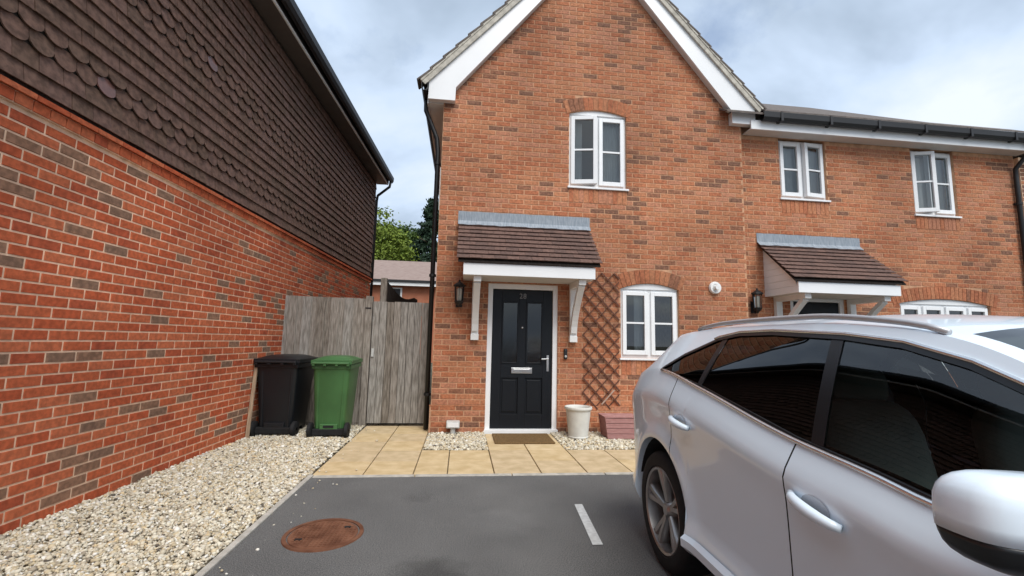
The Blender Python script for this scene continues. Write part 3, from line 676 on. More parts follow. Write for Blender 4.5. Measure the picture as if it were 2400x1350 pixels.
b = MB(); b.box(4.37, 9.27, WY + .28, 9, 2.45, 2.6); b.box(4.37, 9.27, 3.2, 3.3, 0, 2.44); b.box(4.37, 9.27, 3.2, 3.3, 2.61, 4.85); b.box(4.37, 9.27, WY + .28, 9, -.05, -.001); b.box(4.37, 9.27, WY + .28, 9, 4.80, 4.84); b.build('inner_floor', m_plaster, HB2)
window(HB2, *w1[:2], w1[2], w1[3], WY, 0, (0, -.13), curtain=[(5.12, 5.9, 3.72, 4.62)])
window(HB2, *w2[:2], w2[2], w2[3], WY, 0, (.30, 0), curtain=[(7.55, 8.32, 3.58, 4.62)])
window(HB2, *w3[:2], w3[2], w3[3], WY, .09, (0, 0, 0, 0), lights=4)
door(HB2, *d2[:2], d2[3], WY)
canopy(HB2, 4.63, 6.42, WY, -.07, .76, 2)
b = MB(); b.box(4.45, 9.60, -.115, WY - .009, 4.712, 4.727); b.build('soffit', m_soffit, HB2)
b = MB(); b.box(4.45, 9.60, -.14, -.115, 4.705, 4.86); b.build('fascia', m_white, HB2, bevel=.003)
b = MB(); prof = [(-.255, 4.955), (-.25, 4.87), (-.225, 4.825), (-.175, 4.825), (-.15, 4.87), (-.15, 4.955)]; pr2 = [(y_ + (.006 if y_ < -.2 else -.006), z + .006) for y_, z in prof]
b.prism(prof + pr2[::-1], 4.60, 9.66, 0, lambda p: Vector((p.y, p.x, p.z))); gt = b.build('gutter', m_black, HB2)
for x in np.arange(4.9, 9.6, .85):
    b = MB(); b.box(x - .02, x + .02, -.262, -.14, 4.818, 4.96); b.build('gutter_bracket', m_black, gt)
b = MB(); pit = .655
b.prism([(-.22, 4.945), (4.6, 4.945 + 4.82 * pit), (9.4, 4.945), (9.4, 4.90), (4.6, 4.895 + 4.82 * pit), (-.22, 4.915)], 4.0, 9.62, 0, lambda p: Vector((p.y, p.x, p.z)))
rfB = b.build('roof', m_roof, HB2)
for i in range(18):      # eaves course of tiles, each seen edge on above the gutter
    b = MB(); x = 4.62 + i * .278; b.prism([(-.25, 4.962), (.1, 4.962 + .35 * pit), (.1, 4.985 + .35 * pit), (-.25, 4.982)], x + .003, x + .275, 0, lambda p: Vector((p.y, p.x, p.z))); b.build('eaves_tile', m_roof, rfB)
downpipe(HB2, [(9.50, -.20, 4.83), (9.50, -.19, 4.70), (9.49, WY - .06, 4.45), (9.49, WY - .055, 4.3), (9.49, WY - .055, .02)])
lantern(4.515, WY, 1.77, 'black lantern beside the second canopy, just above the white car roof')

# house beyond the far downpipe
HC = root('brick_house', (11.2, .1, 0), 'sliver of brown brick house at the right edge beyond the downpipe', 'house')
b = MB(); b.box(9.66, 12.6, .1, .4, -.1, 4.7); b.box(9.66, 12.6, .4, 8, -.1, 4.7); wC = b.build('wall', m_mortar2, HC)
lay(wC, 9.665, 12.55, 0, 4.6, [], HB, .1, .45, 5, ident, 0)
b = MB(); b.prism([(-.2, 4.75), (4, 7.4), (8.2, 4.75)], 9.70, 12.7, 0, lambda p: Vector((p.y, p.x, p.z))); b.build('roof', m_roof, HC)

# ------------------------------------------------------------------ left building
LR = math.pi / 2 - LA
HL = root('brick_house', tuple(LO), 'bright red brick side wall with brown hung tiles on the left', 'house', rotz=LR, local=True)
Lm = Matrix.Translation(LO) @ Matrix.Rotation(LR, 4, 'Z')
toL = lambda p: Lm @ p
D0, D1 = -6.0, 11.45
b = MB(); b.box(D0, D1, 0, 6.5, -.1, 2.66); b.box(D0, D1, .0, 6.5, 2.66, 5.27); wallL = b.build('wall', m_mortar2, HL)
lay(wallL, D0 + .005, D1 - .005, 0, 2.64, [], LB, 0, .115, 3, toL, 300)
# projecting header course and tile creasing
i = 0; x = D0
while x < D1 - .1:
    b = MB(); b.box(x + .004, x + .108, -.026, .02, 2.655, 2.722); b.build('corbel_brick', LB[random.choices((0, 1, 2, 3), (3, 3, 3, 1))[0]], wallL); x += .1125
b = MB(); b.box(D0, D1, -.018, .0, 2.648, 2.728); b.build('corbel_mortar', m_mortar2, wallL)
x = D0
while x < D1 - .1:
    b = MB(); b.box(x + .003, x + .222, -.045, .0, 2.728, 2.762); b.build('creasing_tile', LB[random.choices((0, 1, 2), (3, 3, 3))[0]], wallL); x += .225
b = MB(); b.box(D0, D1, -.012, 0, 2.77, 5.26); clad = b.build('tile_cladding', m_wdark, HL)
G = .12
def tile_geo(b, x, z, fish, mi, jit):
    hw = .0805; e = .0015; zt = z + G + .02
    yb = -.040 + jit; yt = -.016; th = .011
    if fish:
        out = [(-hw, zt), (-hw, z + .062)] + [(-hw * math.cos(t), z + .062 - .062 * math.sin(t)) for t in [math.pi * k / 8 for k in range(1, 8)]] + [(hw, z + .062), (hw, zt)]
    else: out = [(-hw, zt), (-hw, z), (hw, z), (hw, zt)]
    def yy(zz): return yb + (yt - yb) * (zz - z) / (zt - z)
    n = len(out); vs = [(x + px, yy(pz), pz) for px, pz in out] + [(x + px, yy(pz) + th, pz) for px, pz in out]
    b.add(vs, [tuple(range(n)), tuple(range(2 * n - 1, n - 1, -1))] + [(k, k + n, (k + 1) % n + n, (k + 1) % n) for k in range(n)], mi)
TM = {}
tl = []
for r in range(21):
    z = 2.795 + r * G
    if z + G > 5.30: break
    fish = r in (2, 3, 9, 10, 11)
    x = D0 + .08 + (r % 2) * .0825
    while x < D1 - .08: tl.append((x, z, fish)); x += .165
tl.sort(key=lambda t: (toL(Vector((t[0], 0, t[1]))) - CAM).length if in_view(toL(Vector((t[0], 0, t[1])))) else 1e3)
jb = MB()
for k, (x, z, fish) in enumerate(tl):
    mi = random.choices((0, 1, 2), (4, 3, 3))[0]
    W_ = toL(Vector((x, 0, z)))
    red = fish and ((abs(x - 4.66) < .1 and 3.9 < z < 4.05) or (abs(x - 3.46) < .09 and z < 3.1) )
    if red: mi = 3
    ms = HT + [m_htred]
    if k < 300:
        key = (fish, mi, k % 3)
        if key not in TM:
            b = MB(); tile_geo(b, 0, 0, fish, 0, (-.003, 0, .004)[k % 3]); TM[key] = b.mesh('tile', ms[mi])
        put('tile', TM[key], clad, loc=(x, 0, z), rot=(0, random.uniform(-.012, .012), 0))
    else: tile_geo(jb, x, z, fish, mi, random.uniform(-.004, .004))
o = jb.build('tile_hanging', HT + [m_htred], clad, fix=False); o['kind'] = 'stuff'
m_eav = mat('eaves_grey_brown', (.10, .088, .082), .5, .1, 4)
b = MB(); b.box(D0, D1 + .1, -.27, 0, 5.27, 5.285); sfL = b.build('soffit', m_eav, HL)
b = MB(); b.box(D0, D1 + .1, -.29, -.27, 5.262, 5.30); b.build('fascia_edge', m_white2, HL)
b = MB(); b.box(D0, D1 + .1, -.30, -.27, 5.30, 5.46); b.build('fascia', m_black, HL)
b = MB(); prof = [(-.42, 5.47), (-.415, 5.38), (-.385, 5.33), (-.335, 5.33), (-.302, 5.38), (-.302, 5.47)]; pr2 = [(y_ + (.006 if y_ < -.36 else -.006), z + .006) for y_, z in prof]
b.prism(prof + pr2[::-1], D0, D1 + .15, 0, lambda p: Vector((p.y, p.x, p.z))); b.build('gutter', m_black, HL)
b = MB(); b.prism([(-.40, 5.46), (3.25, 7.9), (6.9, 5.46)], D0 - .1, D1 + .12, 0, lambda p: Vector((p.y, p.x, p.z))); b.build('roof', m_roof, HL)
b = MB(); b.tube([(D1 + .05, -.36, 5.36), (D1 + .05, -.34, 5.2), (D1 + .05, -.05, 4.95), (D1 + .05, -.03, 4.8), (D1 + .05, -.03, .02)], .034, 10); b.build('downpipe', m_black, HL, smooth=True)

# ------------------------------------------------------------------ fence, gate, side fence
FY = .43
F = root('fence', (-2.0, FY, 0), 'grey weathered vertical board fence panel behind the two wheelie bins', 'fence')
xs = np.linspace(-2.62, -1.43, 13)
for k, (a, c) in enumerate(zip(xs, xs[1:])):
    b = MB(); o_ = random.uniform(-.004, .004); yb = FY + (0 if k % 2 else .014); b.box(a - .012 + .002, c + .012 - .002, yb, yb + .013, .06, 1.865 + o_ - (a + 2.66) * .01); b.build('board', random.choice(FW), F)
for z in (.35, 1.0, 1.6):
    b = MB(); b.box(-2.66, -1.43, FY + .03, FY + .07, z, z + .08); b.build('rail', FW[1], F)
b = MB(); b.box(-2.66, -1.43, FY, FY + .03, -.03, .058); b.build('gravel_board', FW[1], F)
P1 = root('fence_post', (-1.385, FY, 0), 'short grey square post between board fence and gate', 'post'); b = MB(); b.box(-1.43, -1.335, FY - .03, FY + .07, -.05, 1.89); b.build('post', FW[0], P1, bevel=.004)
b = MB(); b.box(-1.43, -1.345, FY - .034, FY - .030, 1.70, 1.72); b.build('strap', m_black, P1)
P2 = root('fence_post', (-1.20, FY + .15, 0), 'tall grey post rising behind the gate, with light top', 'post'); b = MB(); b.box(-1.255, -1.165, FY + .10, FY + .19, -.05, 2.19); b.build('post', FW[1], P2, bevel=.004)
GT = root('gate', (-.87, FY, 0), 'grey vertical board garden gate beside the house corner downpipe', 'gate')
xs = np.linspace(-1.325, -.505, 9)
for k, (a, c) in enumerate(zip(xs, xs[1:])):
    b = MB(); b.box(a + .003, c - .003, FY - .01 + random.uniform(-.002, .002), FY + .012, .05, 1.815 + random.uniform(-.004, .004)); b.build('board', FW[2] if k == 1 else random.choice(FW), GT)
for z in (.25, .95, 1.62):
    b = MB(); b.box(-1.32, -.51, FY + .013, FY + .05, z, z + .09); b.build('rail', FW[1], GT)
b = MB(); b.bar((-1.25, FY + .03, .34), (-.56, FY + .03, .95), .08, .036); b.build('brace', FW[1], GT)
b = MB(); b.box(-1.31, -1.275, FY - .025, FY - .011, 1.0, 1.12); b.build('latch', m_steel, GT)
SF = root('side_fence', (-1.1, 3.5, 0), 'side fence darkened as in shade with dipping top running back behind the gate', 'fence')
n = 26
for k in range(n):
    t = k / n; y0 = FY + .25 + t * 4.2; zt = 2.15 + .10 * t - .13 * math.sin(math.pi * min(1, t * 1.2)); b = MB(); b.box(-1.20 + .05 * t, -1.178 + .05 * t, y0, y0 + 4.2 / n - .006, -.02, zt); b.build('board', m_wdark, SF)

# ------------------------------------------------------------------ wheelie bins
def bin_(x, y, m, label, ang, sx=1.0):
    t = root('wheelie_bin', (x, y, 0), label, 'wheelie bin', 'wheelie bins by the fence', ang, local=True); t.scale = (sx, 1, .955)
    # local: rear (handle, wheels) faces -y ; height about 1.07
    b = MB(); lv = [(.06, .215, .245, .0), (.10, .222, .252, 0), (.88, .268, .325, 0), (.93, .272, .33, 0)]
    vs = []; n = 0
    for (z, hw, hd, _) in lv:
        rc = .05
        ring = []
        for (sx, sy) in ((-1, -1), (1, -1), (1, 1), (-1, 1)):
            for k in range(4):
                a0 = {(-1, -1): math.pi, (1, -1): 1.5 * math.pi, (1, 1): 0, (-1, 1): .5 * math.pi}[(sx, sy)] + k * math.pi / 6
                ring.append((sx * (hw - rc) + rc * math.cos(a0), sy * (hd - rc) + rc * math.sin(a0) + .36, z + .02))
        n = len(ring); vs += ring
    fs = [(i * n + k, i * n + (k + 1) % n, (i + 1) * n + (k + 1) % n, (i + 1) * n + k) for i in range(len(lv) - 1) for k in range(n)] + [tuple(range(n - 1, -1, -1))]
    b.add(vs, fs); b.build('body', m, t, smooth=True, angle=35)
    # moulded vertical panel and ribs on the rear face
    b = MB()
    for xx in (-.10, .10): b.bar((xx, .122, .12), (xx, .085, .55), .03, .03)
    b.bar((-.17, .105, .12), (-.19, .048, .86), .03, .02); b.bar((.17, .105, .12), (.19, .048, .86), .03, .02)
    b.box(-.13, .13, .075, .13, .10, .18); b.build('rib', m, t, bevel=.006)
    b = MB(); b.box(-.285, .285, .022, .05, .905, .965); b.box(-.285, -.262, .022, .72, .905, .965); b.box(.262, .285, .022, .72, .905, .965); b.box(-.285, .285, .70, .722, .905, .965); b.build('rim', m, t, bevel=.008)
    # lid with domed top
    b = MB(); nx, ny = 12, 12; vs = []
    for j in range(ny + 1):
        for i in range(nx + 1):
            u, v_ = i / nx * 2 - 1, j / ny * 2 - 1
            vs.append((u * .292, .375 + v_ * .362, 1.0 + .055 * (1 - abs(u) ** 4) * (1 - abs(v_) ** 4) + .02))
    b.add(vs, [(j * (nx + 1) + i, j * (nx + 1) + i + 1, (j + 1) * (nx + 1) + i + 1, (j + 1) * (nx + 1) + i) for j in range(ny) for i in range(nx)])
    b.box(-.296, .296, .008, .024, .972, 1.022); b.box(-.296, .296, .726, .742, .972, 1.022); b.box(-.296, -.28, .024, .726, .972, 1.022); b.box(.28, .296, .024, .726, .972, 1.022)
    b.build('lid', m, t, smooth=True, angle=40)
    b = MB(); b.tube([(-.26, -.02, .985), (.26, -.02, .985)], .017, 10)
    for xx in (-.25, -.085, .085, .25): b.box(xx - .02, xx + .02, -.03, .03, .95, 1.0)
    b.build('handle', m, t, bevel=.003)
    b = MB(); b.tube([(-.27, .10, .10), (.27, .10, .10)], .013, 10); b.build('axle', m_steel, t)
    b = MB(); b.box(-.235, .235, .07, .20, .035, .12); b.build('axle_housing', m_rubber, t, bevel=.01)
    for s in (-1, 1):
        b = MB(); b.lathe([(.02, -.03), (.085, -.03), (.1, -.02), (.1, .02), (.085, .03), (.02, .03)], (s * .265, .10, .10), 24, 'x'); wh = b.build('wheel', m_rubber, t, smooth=True, angle=40)
    b = MB(); b.box(-.075, .075, .069, .074, .135, .165); b.build('grip_slot', m_rubber, t)
    b = MB(); b.box(-.20, .20, .52, .62, .0, .08); b.build('foot', m, t)
bin_(-2.335, -.34, m_binb, 'black plastic wheelie bin against the red brick wall', R(-2), .95)
bin_(-1.635, -.43, m_bing, 'green plastic wheelie bin beside the sandy path', R(1.5), .84)
b = MB()
b.bar((-2.595, -.36, .0), (-2.597, -.27, .90), .040, .022, 0, (0, 1, 0)); o = b.build('timber_plank', mat('bare_wood', (.36, .26, .175), .9, .2, 8, .2, stretch=(5, 5, .6))); tag(o, 'pale timber plank upright between brick wall and black bin', 'plank')

# ------------------------------------------------------------------ small things by the door
o = MB(); o.box(-.0, .76, -.28, .28, 0, .018); t = o.build('door_mat', m_mat, bevel=.006); t.location = (.455, -.44, .006); tag(t, 'brown coir mat on the slabs below the front door', 'door mat')
def bell():
    t = root('doorbell', (1.50, 0, 1.1), 'small black video doorbell right of the front door frame', 'doorbell')
    b = MB(); b.box(1.475, 1.525, -.032, -.0075, 1.03, 1.18); b.build('case', m_black, t, bevel=.008)
    b = MB(); b.lathe([(.001, -.036), (.014, -.036), (.017, -.032)], (1.5, 0, 1.07), 16, 'y'); b.build('button', m_steel, t, smooth=True)
    b = MB(); b.lathe([(.001, -.034), (.010, -.036), (.013, -.032)], (1.5, 0, 1.145), 16, 'y'); b.build('lens', m_carblk, t, smooth=True)
bell()
def drain():
    t = root('floor_box', (-.075, -.10, 0), 'small pale grey box on a stub at the wall foot', 'box')
    b = MB(); b.box(-.165, .015, -.16, -.03, .085, .175); b.build('housing', m_steel, t, bevel=.01)
    b = MB(); b.tube([(-.075, -.10, -.01), (-.075, -.10, .09)], .035, 12); b.build('stub', m_steel, t)
    b = MB(); b.box(-.15, 0, -.166, -.1605, .10, .16); b.build('cover', m_white2, t, bevel=.002)
drain()
def trellis():
    t = root('trellis', (2.02, -.02, .28), 'brown diamond lattice trellis on the wall between door and window', 'trellis')
    x0, x1, z0, z1 = 1.755, 2.305, .33, 2.31; st = .205; sl = 1.08
    for sgn, y in ((-1, -.026), (1, -.016)):
        c = -6.0 * 0 + z0 - 1.2
        while c < z1 + 1.2:
            # line z = c + sgn*sl*(x - x0)
            pts = []
            xa, xb = x0, x1
            za, zb = c, c + sgn * sl * (x1 - x0)
            lo, hi = 0.0, 1.0; dz = zb - za
            for lim, up_ in ((z0, False), (z1, True)):
                tt = (lim - za) / dz
                if (dz > 0) == up_: hi = min(hi, tt)
                else: lo = max(lo, tt)
            if hi - lo > .12:
                e = .0; a = (xa + (xb - xa) * lo, za + dz * lo); d = (xa + (xb - xa) * hi, za + dz * hi)
                b = MB(); b.bar((a[0], y, a[1]), (d[0], y, d[1]), .022 if sgn < 0 else .014, .009); b.build('slat', m_trel, t)
            c += st * 1.0
    b = MB(); b.bar((2.03, -.034, .40), (2.22, -.034, .605), .02, .008); b.build('slat', mat('trellis_bare', (.42, .30, .23), .8, .1, 10), t)
trellis()
def pot():
    t = root('plant_pot', (1.595, -.40, 0), 'empty cream plant pot with rolled rim beside the door', 'plant pot')
    b = MB(); b.lathe([(.001, .012), (.128, .012), (.135, .02), (.136, .035), (.130, .04), (.132, .05), (.163, .36), (.166, .375), (.182, .385), (.186, .40), (.182, .418), (.168, .42), (.158, .405), (.15, .36), (.125, .10), (.001, .10)], (1.595, -.38, .0), 40)
    b.build('pot', m_pot, t, smooth=True, angle=50)
    b = MB(); b.lathe([(.001, .20), (.137, .20)], (1.595, -.38, 0), 30); b.build('soil', m_wdark, t)
pot()
def planter():
    t = root('planter_box', (2.14, -.36, 0), 'faded red slatted wooden planter behind the car, right of the cream pot', 'planter')
    x0, x1 = 1.93, 2.40; hh = .067
    for i in range(4):
        za = .02 + i * hh; e0 = .035 * (1 - i / 4); e1 = .035 * (1 - (i + 1) / 4)
        for (ya, yb) in ((-.50, -.482), (-.22, -.202)):
            b = MB(); b.prism([(x0 + e0, za), (x1 - e0, za), (x1 - e1, za + hh - .006), (x0 + e1, za + hh - .006)], ya + random.uniform(-.002, .002), yb); b.build('slat', m_plant, t)
        for (xa, xb) in ((x0 + e0 + .004, x0 + e0 + .02), (x1 - e0 - .02, x1 - e0 - .004)):
            b = MB(); b.box(xa, xb, -.48, -.222, za, za + hh - .006); b.build('slat', m_plant, t)
    b = MB(); b.box(x0 - .008, x1 + .008, -.508, -.195, .289, .304); b.build('rim', m_plant, t); b = MB(); b.box(x0 + .04, x1 - .04, -.478, -.222, .03, .045); b.build('base_board', m_plant, t)
planter()

# ------------------------------------------------------------------ house and trees beyond
HD = root('brick_house', (-4, 20, 0), 'distant brick house with pale brown roof seen through the gap', 'house')
b = MB(); b.box(-14, 8, 20, 27, -.1, 4.55); b.build('wall', mat('far_brick', (.36, .125, .065), .9, .2, 3, base2=(.42, .16, .09)), HD)
b = MB(); b.prism([(19.6, 4.62), (23.5, 6.45), (27.4, 4.62)], -14.3, 8.3, 0, lambda p: Vector((p.y, p.x, p.z))); rD = b.build('roof', m_roofback, HD)
b = MB(); b.box(-14.3, 8.3, 19.55, 19.62, 4.33, 4.52); b.build('fascia', m_white2, HD)
b = MB(); b.box(-14.3, 8.3, 19.48, 19.60, 4.53, 4.66); b.build('gutter', m_black, HD)
for x in (-4.35,):
    b = MB(); b.box(x, x + .8, 19.95, 20.02, 3.2, 4.25); wn = b.build('window', m_white2, HD); b = MB(); b.box(x + .08, x + .70, 19.93, 19.95, 3.28, 4.17); b.build('pane', m_carblk, wn)
def leaves(name, pts, size, m, parent, seed):
    r = np.random.default_rng(seed); n = len(pts); d = r.normal(size=(n, 3)); d /= np.linalg.norm(d, axis=1)[:, None]; e = r.normal(size=(n, 3)); u = np.cross(d, e); u /= np.linalg.norm(u, axis=1)[:, None]
    s = (size * r.uniform(.6, 1.4, n))[:, None]; v = np.cross(d, u)
    V = np.stack([pts + u * s, pts + v * s * .55, pts - u * s, pts - v * s * .55], 1)
    me = bpy.data.meshes.new(name); me.vertices.add(n * 4); me.vertices.foreach_set('co', V.reshape(-1)); me.loops.add(n * 4); me.loops.foreach_set('vertex_index', np.arange(n * 4, dtype=np.int32))
    me.polygons.add(n); me.polygons.foreach_set('loop_start', np.arange(n, dtype=np.int32) * 4); me.polygons.foreach_set('loop_total', np.full(n, 4, np.int32)); me.update(); me.materials.append(m)
    return put(name, me, parent)
def tree(x, y, h, rad, kind, label, seed):
    r = np.random.default_rng(seed)
    t = root('conifer_tree' if kind == 2 else 'broadleaf_tree', (x, y, 0), label, 'tree')
    b = MB(); b.tube([(x, y, -.1), (x + .1, y, h * .45), (x, y, h * .9)], [.28, .2, .05], 8)
    for k in range(9):
        a = k * 2.4; z = h * (.35 + .05 * k); L_ = rad * .7 * (1 - .06 * k); b.tube([(x, y, z), (x + L_ * math.cos(a), y + L_ * math.sin(a), z + L_ * (.1 if kind == 2 else .6))], [.07, .02], 6)
    b.build('trunk', m_bark, t, smooth=True)
    P = []
    if kind == 2:
        for k in range(330):
            f = r.uniform(.08, 1); z = h * f; rr_ = rad * (1.03 - f) * r.uniform(.55, 1.1) + .1; a = r.uniform(0, 6.28)
            n = 70; q = r.uniform(.25, 1, n) ** .7; P.append(np.column_stack([x + q * rr_ * math.cos(a) + r.normal(0, .16, n), y + q * rr_ * math.sin(a) + r.normal(0, .16, n), z - q * rr_ * .22 + r.normal(0, .10, n)]))
        leaves('crown', np.concatenate(P), .15, m_foliage[2], t, seed)
    else:
        for k in range(190):
            d = r.normal(size=3); d /= np.linalg.norm(d); q = r.uniform(.45, 1) ** .6; c = np.array([x, y, h * .62]) + d * q * np.array([rad, rad, h * .36])
            n = 130; P.append(c + r.normal(0, .36, (n, 3)) * np.array([1, 1, .75]))
        leaves('crown', np.concatenate(P), .13, m_foliage[0 if kind == 0 else 1], t, seed)
tree(-7.4, 32, 12.2, 3.0, 0, 'yellow green broadleaf tree left in the gap behind the far roof', 1)
tree(-3.1, 35, 14.4, 5.6, 2, 'dark conifer beside the house corner behind the far roof', 2)
tree(-5.9, 38, 12.6, 3.4, 1, 'mid green tree between the yellow green tree and the conifer', 3)
tree(-11.8, 36, 12.5, 3.6, 1, 'green tree mostly hidden behind the tile hung wall', 4)

# ------------------------------------------------------------------ car
def car():
    TH = .03; hubw = Vector((1.214, -3.696, 0)); HWD = .80
    phi = -(math.pi / 2 + TH); latw = Vector((-math.cos(TH), math.sin(TH), 0))
    org = Vector((1.9432, -3.8125, 0.0443))
    C = root('parked_car', tuple(org), 'white estate car with roof rails parked on the drive in the right foreground', 'car', None, phi, local=True); C.scale = (.965, .965, .965)
    # local: x forward, y left (the side facing the drive is y<0), z up
    WB = 2.48; RW = .325; RA = .378; WZ = .289; TR = .335
    ze_k = ([-.74, -.68, -.60, -.45, -.178, .05, .34, .97, 1.30, 1.48, 1.75, 2.05, 2.2, 2.6, 2.95, 3.12, 3.2], [.80, .97, 1.07, 1.165, 1.335, 1.356, 1.368, 1.366, 1.342, 1.315, 1.215, .985, .925, .90, .83, .72, .55])
    zb_k = ([-.74, -.68, -.60, -.45, -.2, -.045, .443, 1.124, 1.45, 1.604, 2.0, 2.2, 2.6, 2.95, 3.12, 3.2], [.76, .90, .985, 1.06, 1.105, 1.115, 1.05, .936, .905, .884, .862, .85, .82, .76, .65, .5])
    mk = ([-.74, -.71, -.66, -.56, -.40, -.1, .3, 2.2, 2.6, 2.95, 3.12, 3.2], [.62, .76, .86, .93, .975, .998, 1, 1, .985, .92, .80, .62])
    def ze(s): return catmull(s, *ze_k)
    def zb(s): return catmull(s, *zb_k)
    def mm(s): return catmull(s, *mk)
    def Le(s): return catmull(s, [-.74, -.4, .2, 1.5, 2.0, 2.2, 3.2], [.62, .56, .555, .555, .63, .66, .66])
    def lat(s, z):
        B = zb(s); z0 = .22; q = (z - z0) / (B - z0)
        low = catmull(np.clip(q, 0, 1), [0, .05, .12, .19, .30, .50, .72, .82, .85, .93, 1.0], [.77, .80, .822, .802, .803, .808, .816, .824, .818, .788, .760])
        E = np.maximum(ze(s), B + .01); g = np.clip((z - B) / (E - B), 0, 1)
        hi = .760 + (Le(s) - .760) * (.82 * g + .18 * g * g)
        r = np.where(z <= B, low, hi)
        # flared arches
        for c in (0, WB):
            rad = np.sqrt((s - c) ** 2 + (z - RW) ** 2); r = r + .018 * np.exp(-((rad - RA - .02) / .05) ** 2) * (z < B - .05)
        return r * mm(s)
    base = np.where(True, .235, 0)
    def bot(s):
        z = np.interp(s, [-.74, -.5, -.4, .42, WB - .42, WB + .42, 3.2], [.33, .27, .235, .235, .235, .235, .30])
        for c in (0, WB):
            d2_ = RA * RA - (s - c) ** 2
            if d2_ > 0: z = max(z, RW + math.sqrt(d2_))
        return z
    ang = np.linspace(0, math.pi, 41)
    S = set(np.round(np.arange(-.72, 3.2, .035), 4)) | {-.74, -.73, 3.2, 3.17}
    S = {s for s in S if min(abs(s), abs(s - WB)) > RA + .008}
    for c in (0, WB): S |= set(np.round(c - RA * np.cos(ang), 4))
    cuts = [.20, 1.135, 2.06]
    S = {s for s in S if min(abs(s - c) for c in cuts) > .012}
    for c in cuts: S |= {c - .0035, c + .0035}
    S = np.array(sorted(S)); NS = len(S)
    NL, NG, NR = 22, 16, 9
    DLO = np.array([(-.045, 1.118), (.443, 1.053), (1.124, .938), (1.45, .907), (1.604, .887), (2.0, .866), (2.02, .90), (1.744, 1.172), (1.595, 1.232), (1.397, 1.285), (1.167, 1.313), (.77, 1.335), (.52, 1.332), (.36, 1.308), (.12, 1.215)])
    def inside(s, z, P=DLO):
        c = False; n = len(P)
        for i in range(n):
            (a, b_), (c_, d) = P[i], P[i - 1]
            if (b_ > z) != (d > z) and s < (c_ - a) * (z - b_) / (d - b_) + a: c = not c
        return c
    def near(s, z, P=DLO):
        best = None
        for i in range(len(P)):
            a = P[i - 1]; b_ = P[i]; d = b_ - a; t = np.clip(np.dot((s, z) - a, d) / np.dot(d, d), 0, 1); q = a + t * d; e = np.hypot(*(q - (s, z)))
            if best is None or e < best[0]: best = (e, q)
        return best
    SZ = np.zeros((NS, NL + NG + 1, 2))
    for i, s in enumerate(S):
        B = float(zb(s)); E = max(float(ze(s)), B + .01); bt = min(bot(s), B - .03)
        for j in range(NL + 1): SZ[i, j] = (s, bt + (B - bt) * j / NL)
        for j in range(1, NG + 1): SZ[i, NL + j] = (s, B + (E - B) * j / NG)
    # mark glass cells and snap the outline
    inn = np.zeros((NS - 1, NL + NG), bool)
    for i in range(NS - 1):
        if S[i] < -.1 or S[i] > 2.05: continue
        for j in range(NL - 1, NL + NG):
            c = SZ[i:i + 2, j:j + 2].reshape(-1, 2).mean(0); inn[i, j] = inside(*c)
    for i in range(1, NS - 1):
        for j in range(NL - 1, NL + NG):
            q = inn[i - 1:i + 1, max(j - 1, 0):j + 1]
            if q.any() and not q.all():
                e, p = near(*SZ[i, j])
                if e < .04: SZ[i, j] = p
    Yl = lat(SZ[:, :, 0], SZ[:, :, 1])
    def pt(i, j, sg, off=0.0): return (SZ[i, j, 0], sg * (Yl[i, j] - off), SZ[i, j, 1])
    paint = MB(); idx = {}
    doors = {(k, sg): MB() for k in (0, 1) for sg in (-1, 1)}
    def quad(mb, i, j, sg, off=0.0):
        q = [pt(i, j, sg, off), pt(i + 1, j, sg, off), pt(i + 1, j + 1, sg, off), pt(i, j + 1, sg, off)]
        mb.add(q if sg < 0 else q[::-1], [(0, 1, 2, 3)])
    glassq = {}
    lins = {-1: MB(), 1: MB()}
    for sg in (-1, 1):
        lin = lins[sg]
        for i in range(NS - 1):
            sm = (S[i] + S[i + 1]) / 2; gap = any(abs(sm - c) < .003 for c in cuts)
            for j in range(NL + NG):
                if inn[i, j]:
                    k = 'quarter' if sm < .40 else 'pillarC' if sm < .445 else 'rear' if sm < 1.12 else 'pillarB' if sm < 1.19 else 'front'
                    glassq.setdefault((k, sg), []).append((i, j)); continue
                zmid = SZ[i:i + 2, j:j + 2, 1].mean()
                if j < NL and gap and zmid > .30: quad(lin, i, j, sg, .02); continue
                isd = j < NL and zmid > .30
                if isd and cuts[0] < sm < cuts[1]: quad(doors[(0, sg)], i, j, sg)
                elif isd and cuts[1] < sm < cuts[2]: quad(doors[(1, sg)], i, j, sg)
                else: quad(paint, i, j, sg)
                if j < NL and .0 < sm < 2.1: quad(lin, i, j, sg, .06)
    # roof, tailgate, bonnet and the two screens
    roof = []; head = MB(); ws = MB(); rs = MB()
    top = NL + NG
    for i in range(NS):
        s = S[i]; E = SZ[i, top, 1]; yl = Yl[i, top]; cr = float(np.interp(s, [-.74, -.3, .2, 1.4, 2.1, 3.2], [.02, .03, .05, .05, .035, .05])); row = []
        for k in range(-NR, NR + 1):
            f = k / NR; yy = yl * f; row.append((SZ[i, top, 0] + (.10 * (1 - f * f) if 1.45 < s < 2.25 else 0) * 0, yy, E + cr * (1 - abs(f) ** 2.4)))
        roof.append(row)
    for i in range(NS - 1):
        sm = (S[i] + S[i + 1]) / 2
        for k in range(2 * NR):
            q = [roof[i][k], roof[i + 1][k], roof[i + 1][k + 1], roof[i][k + 1]]; f = abs((k + .5) / NR - 1)
            if 1.52 < sm < 2.10 and f < .93: ws.add(q, [(0, 1, 2, 3)])
            elif -.56 < sm < -.19 and f < .86: rs.add(q, [(0, 1, 2, 3)])
            else: paint.add(q, [(0, 1, 2, 3)])
            if -.3 < sm < 1.66: head.add([(a, b_ * .985, c - .03) for a, b_, c in q], [(3, 2, 1, 0)])
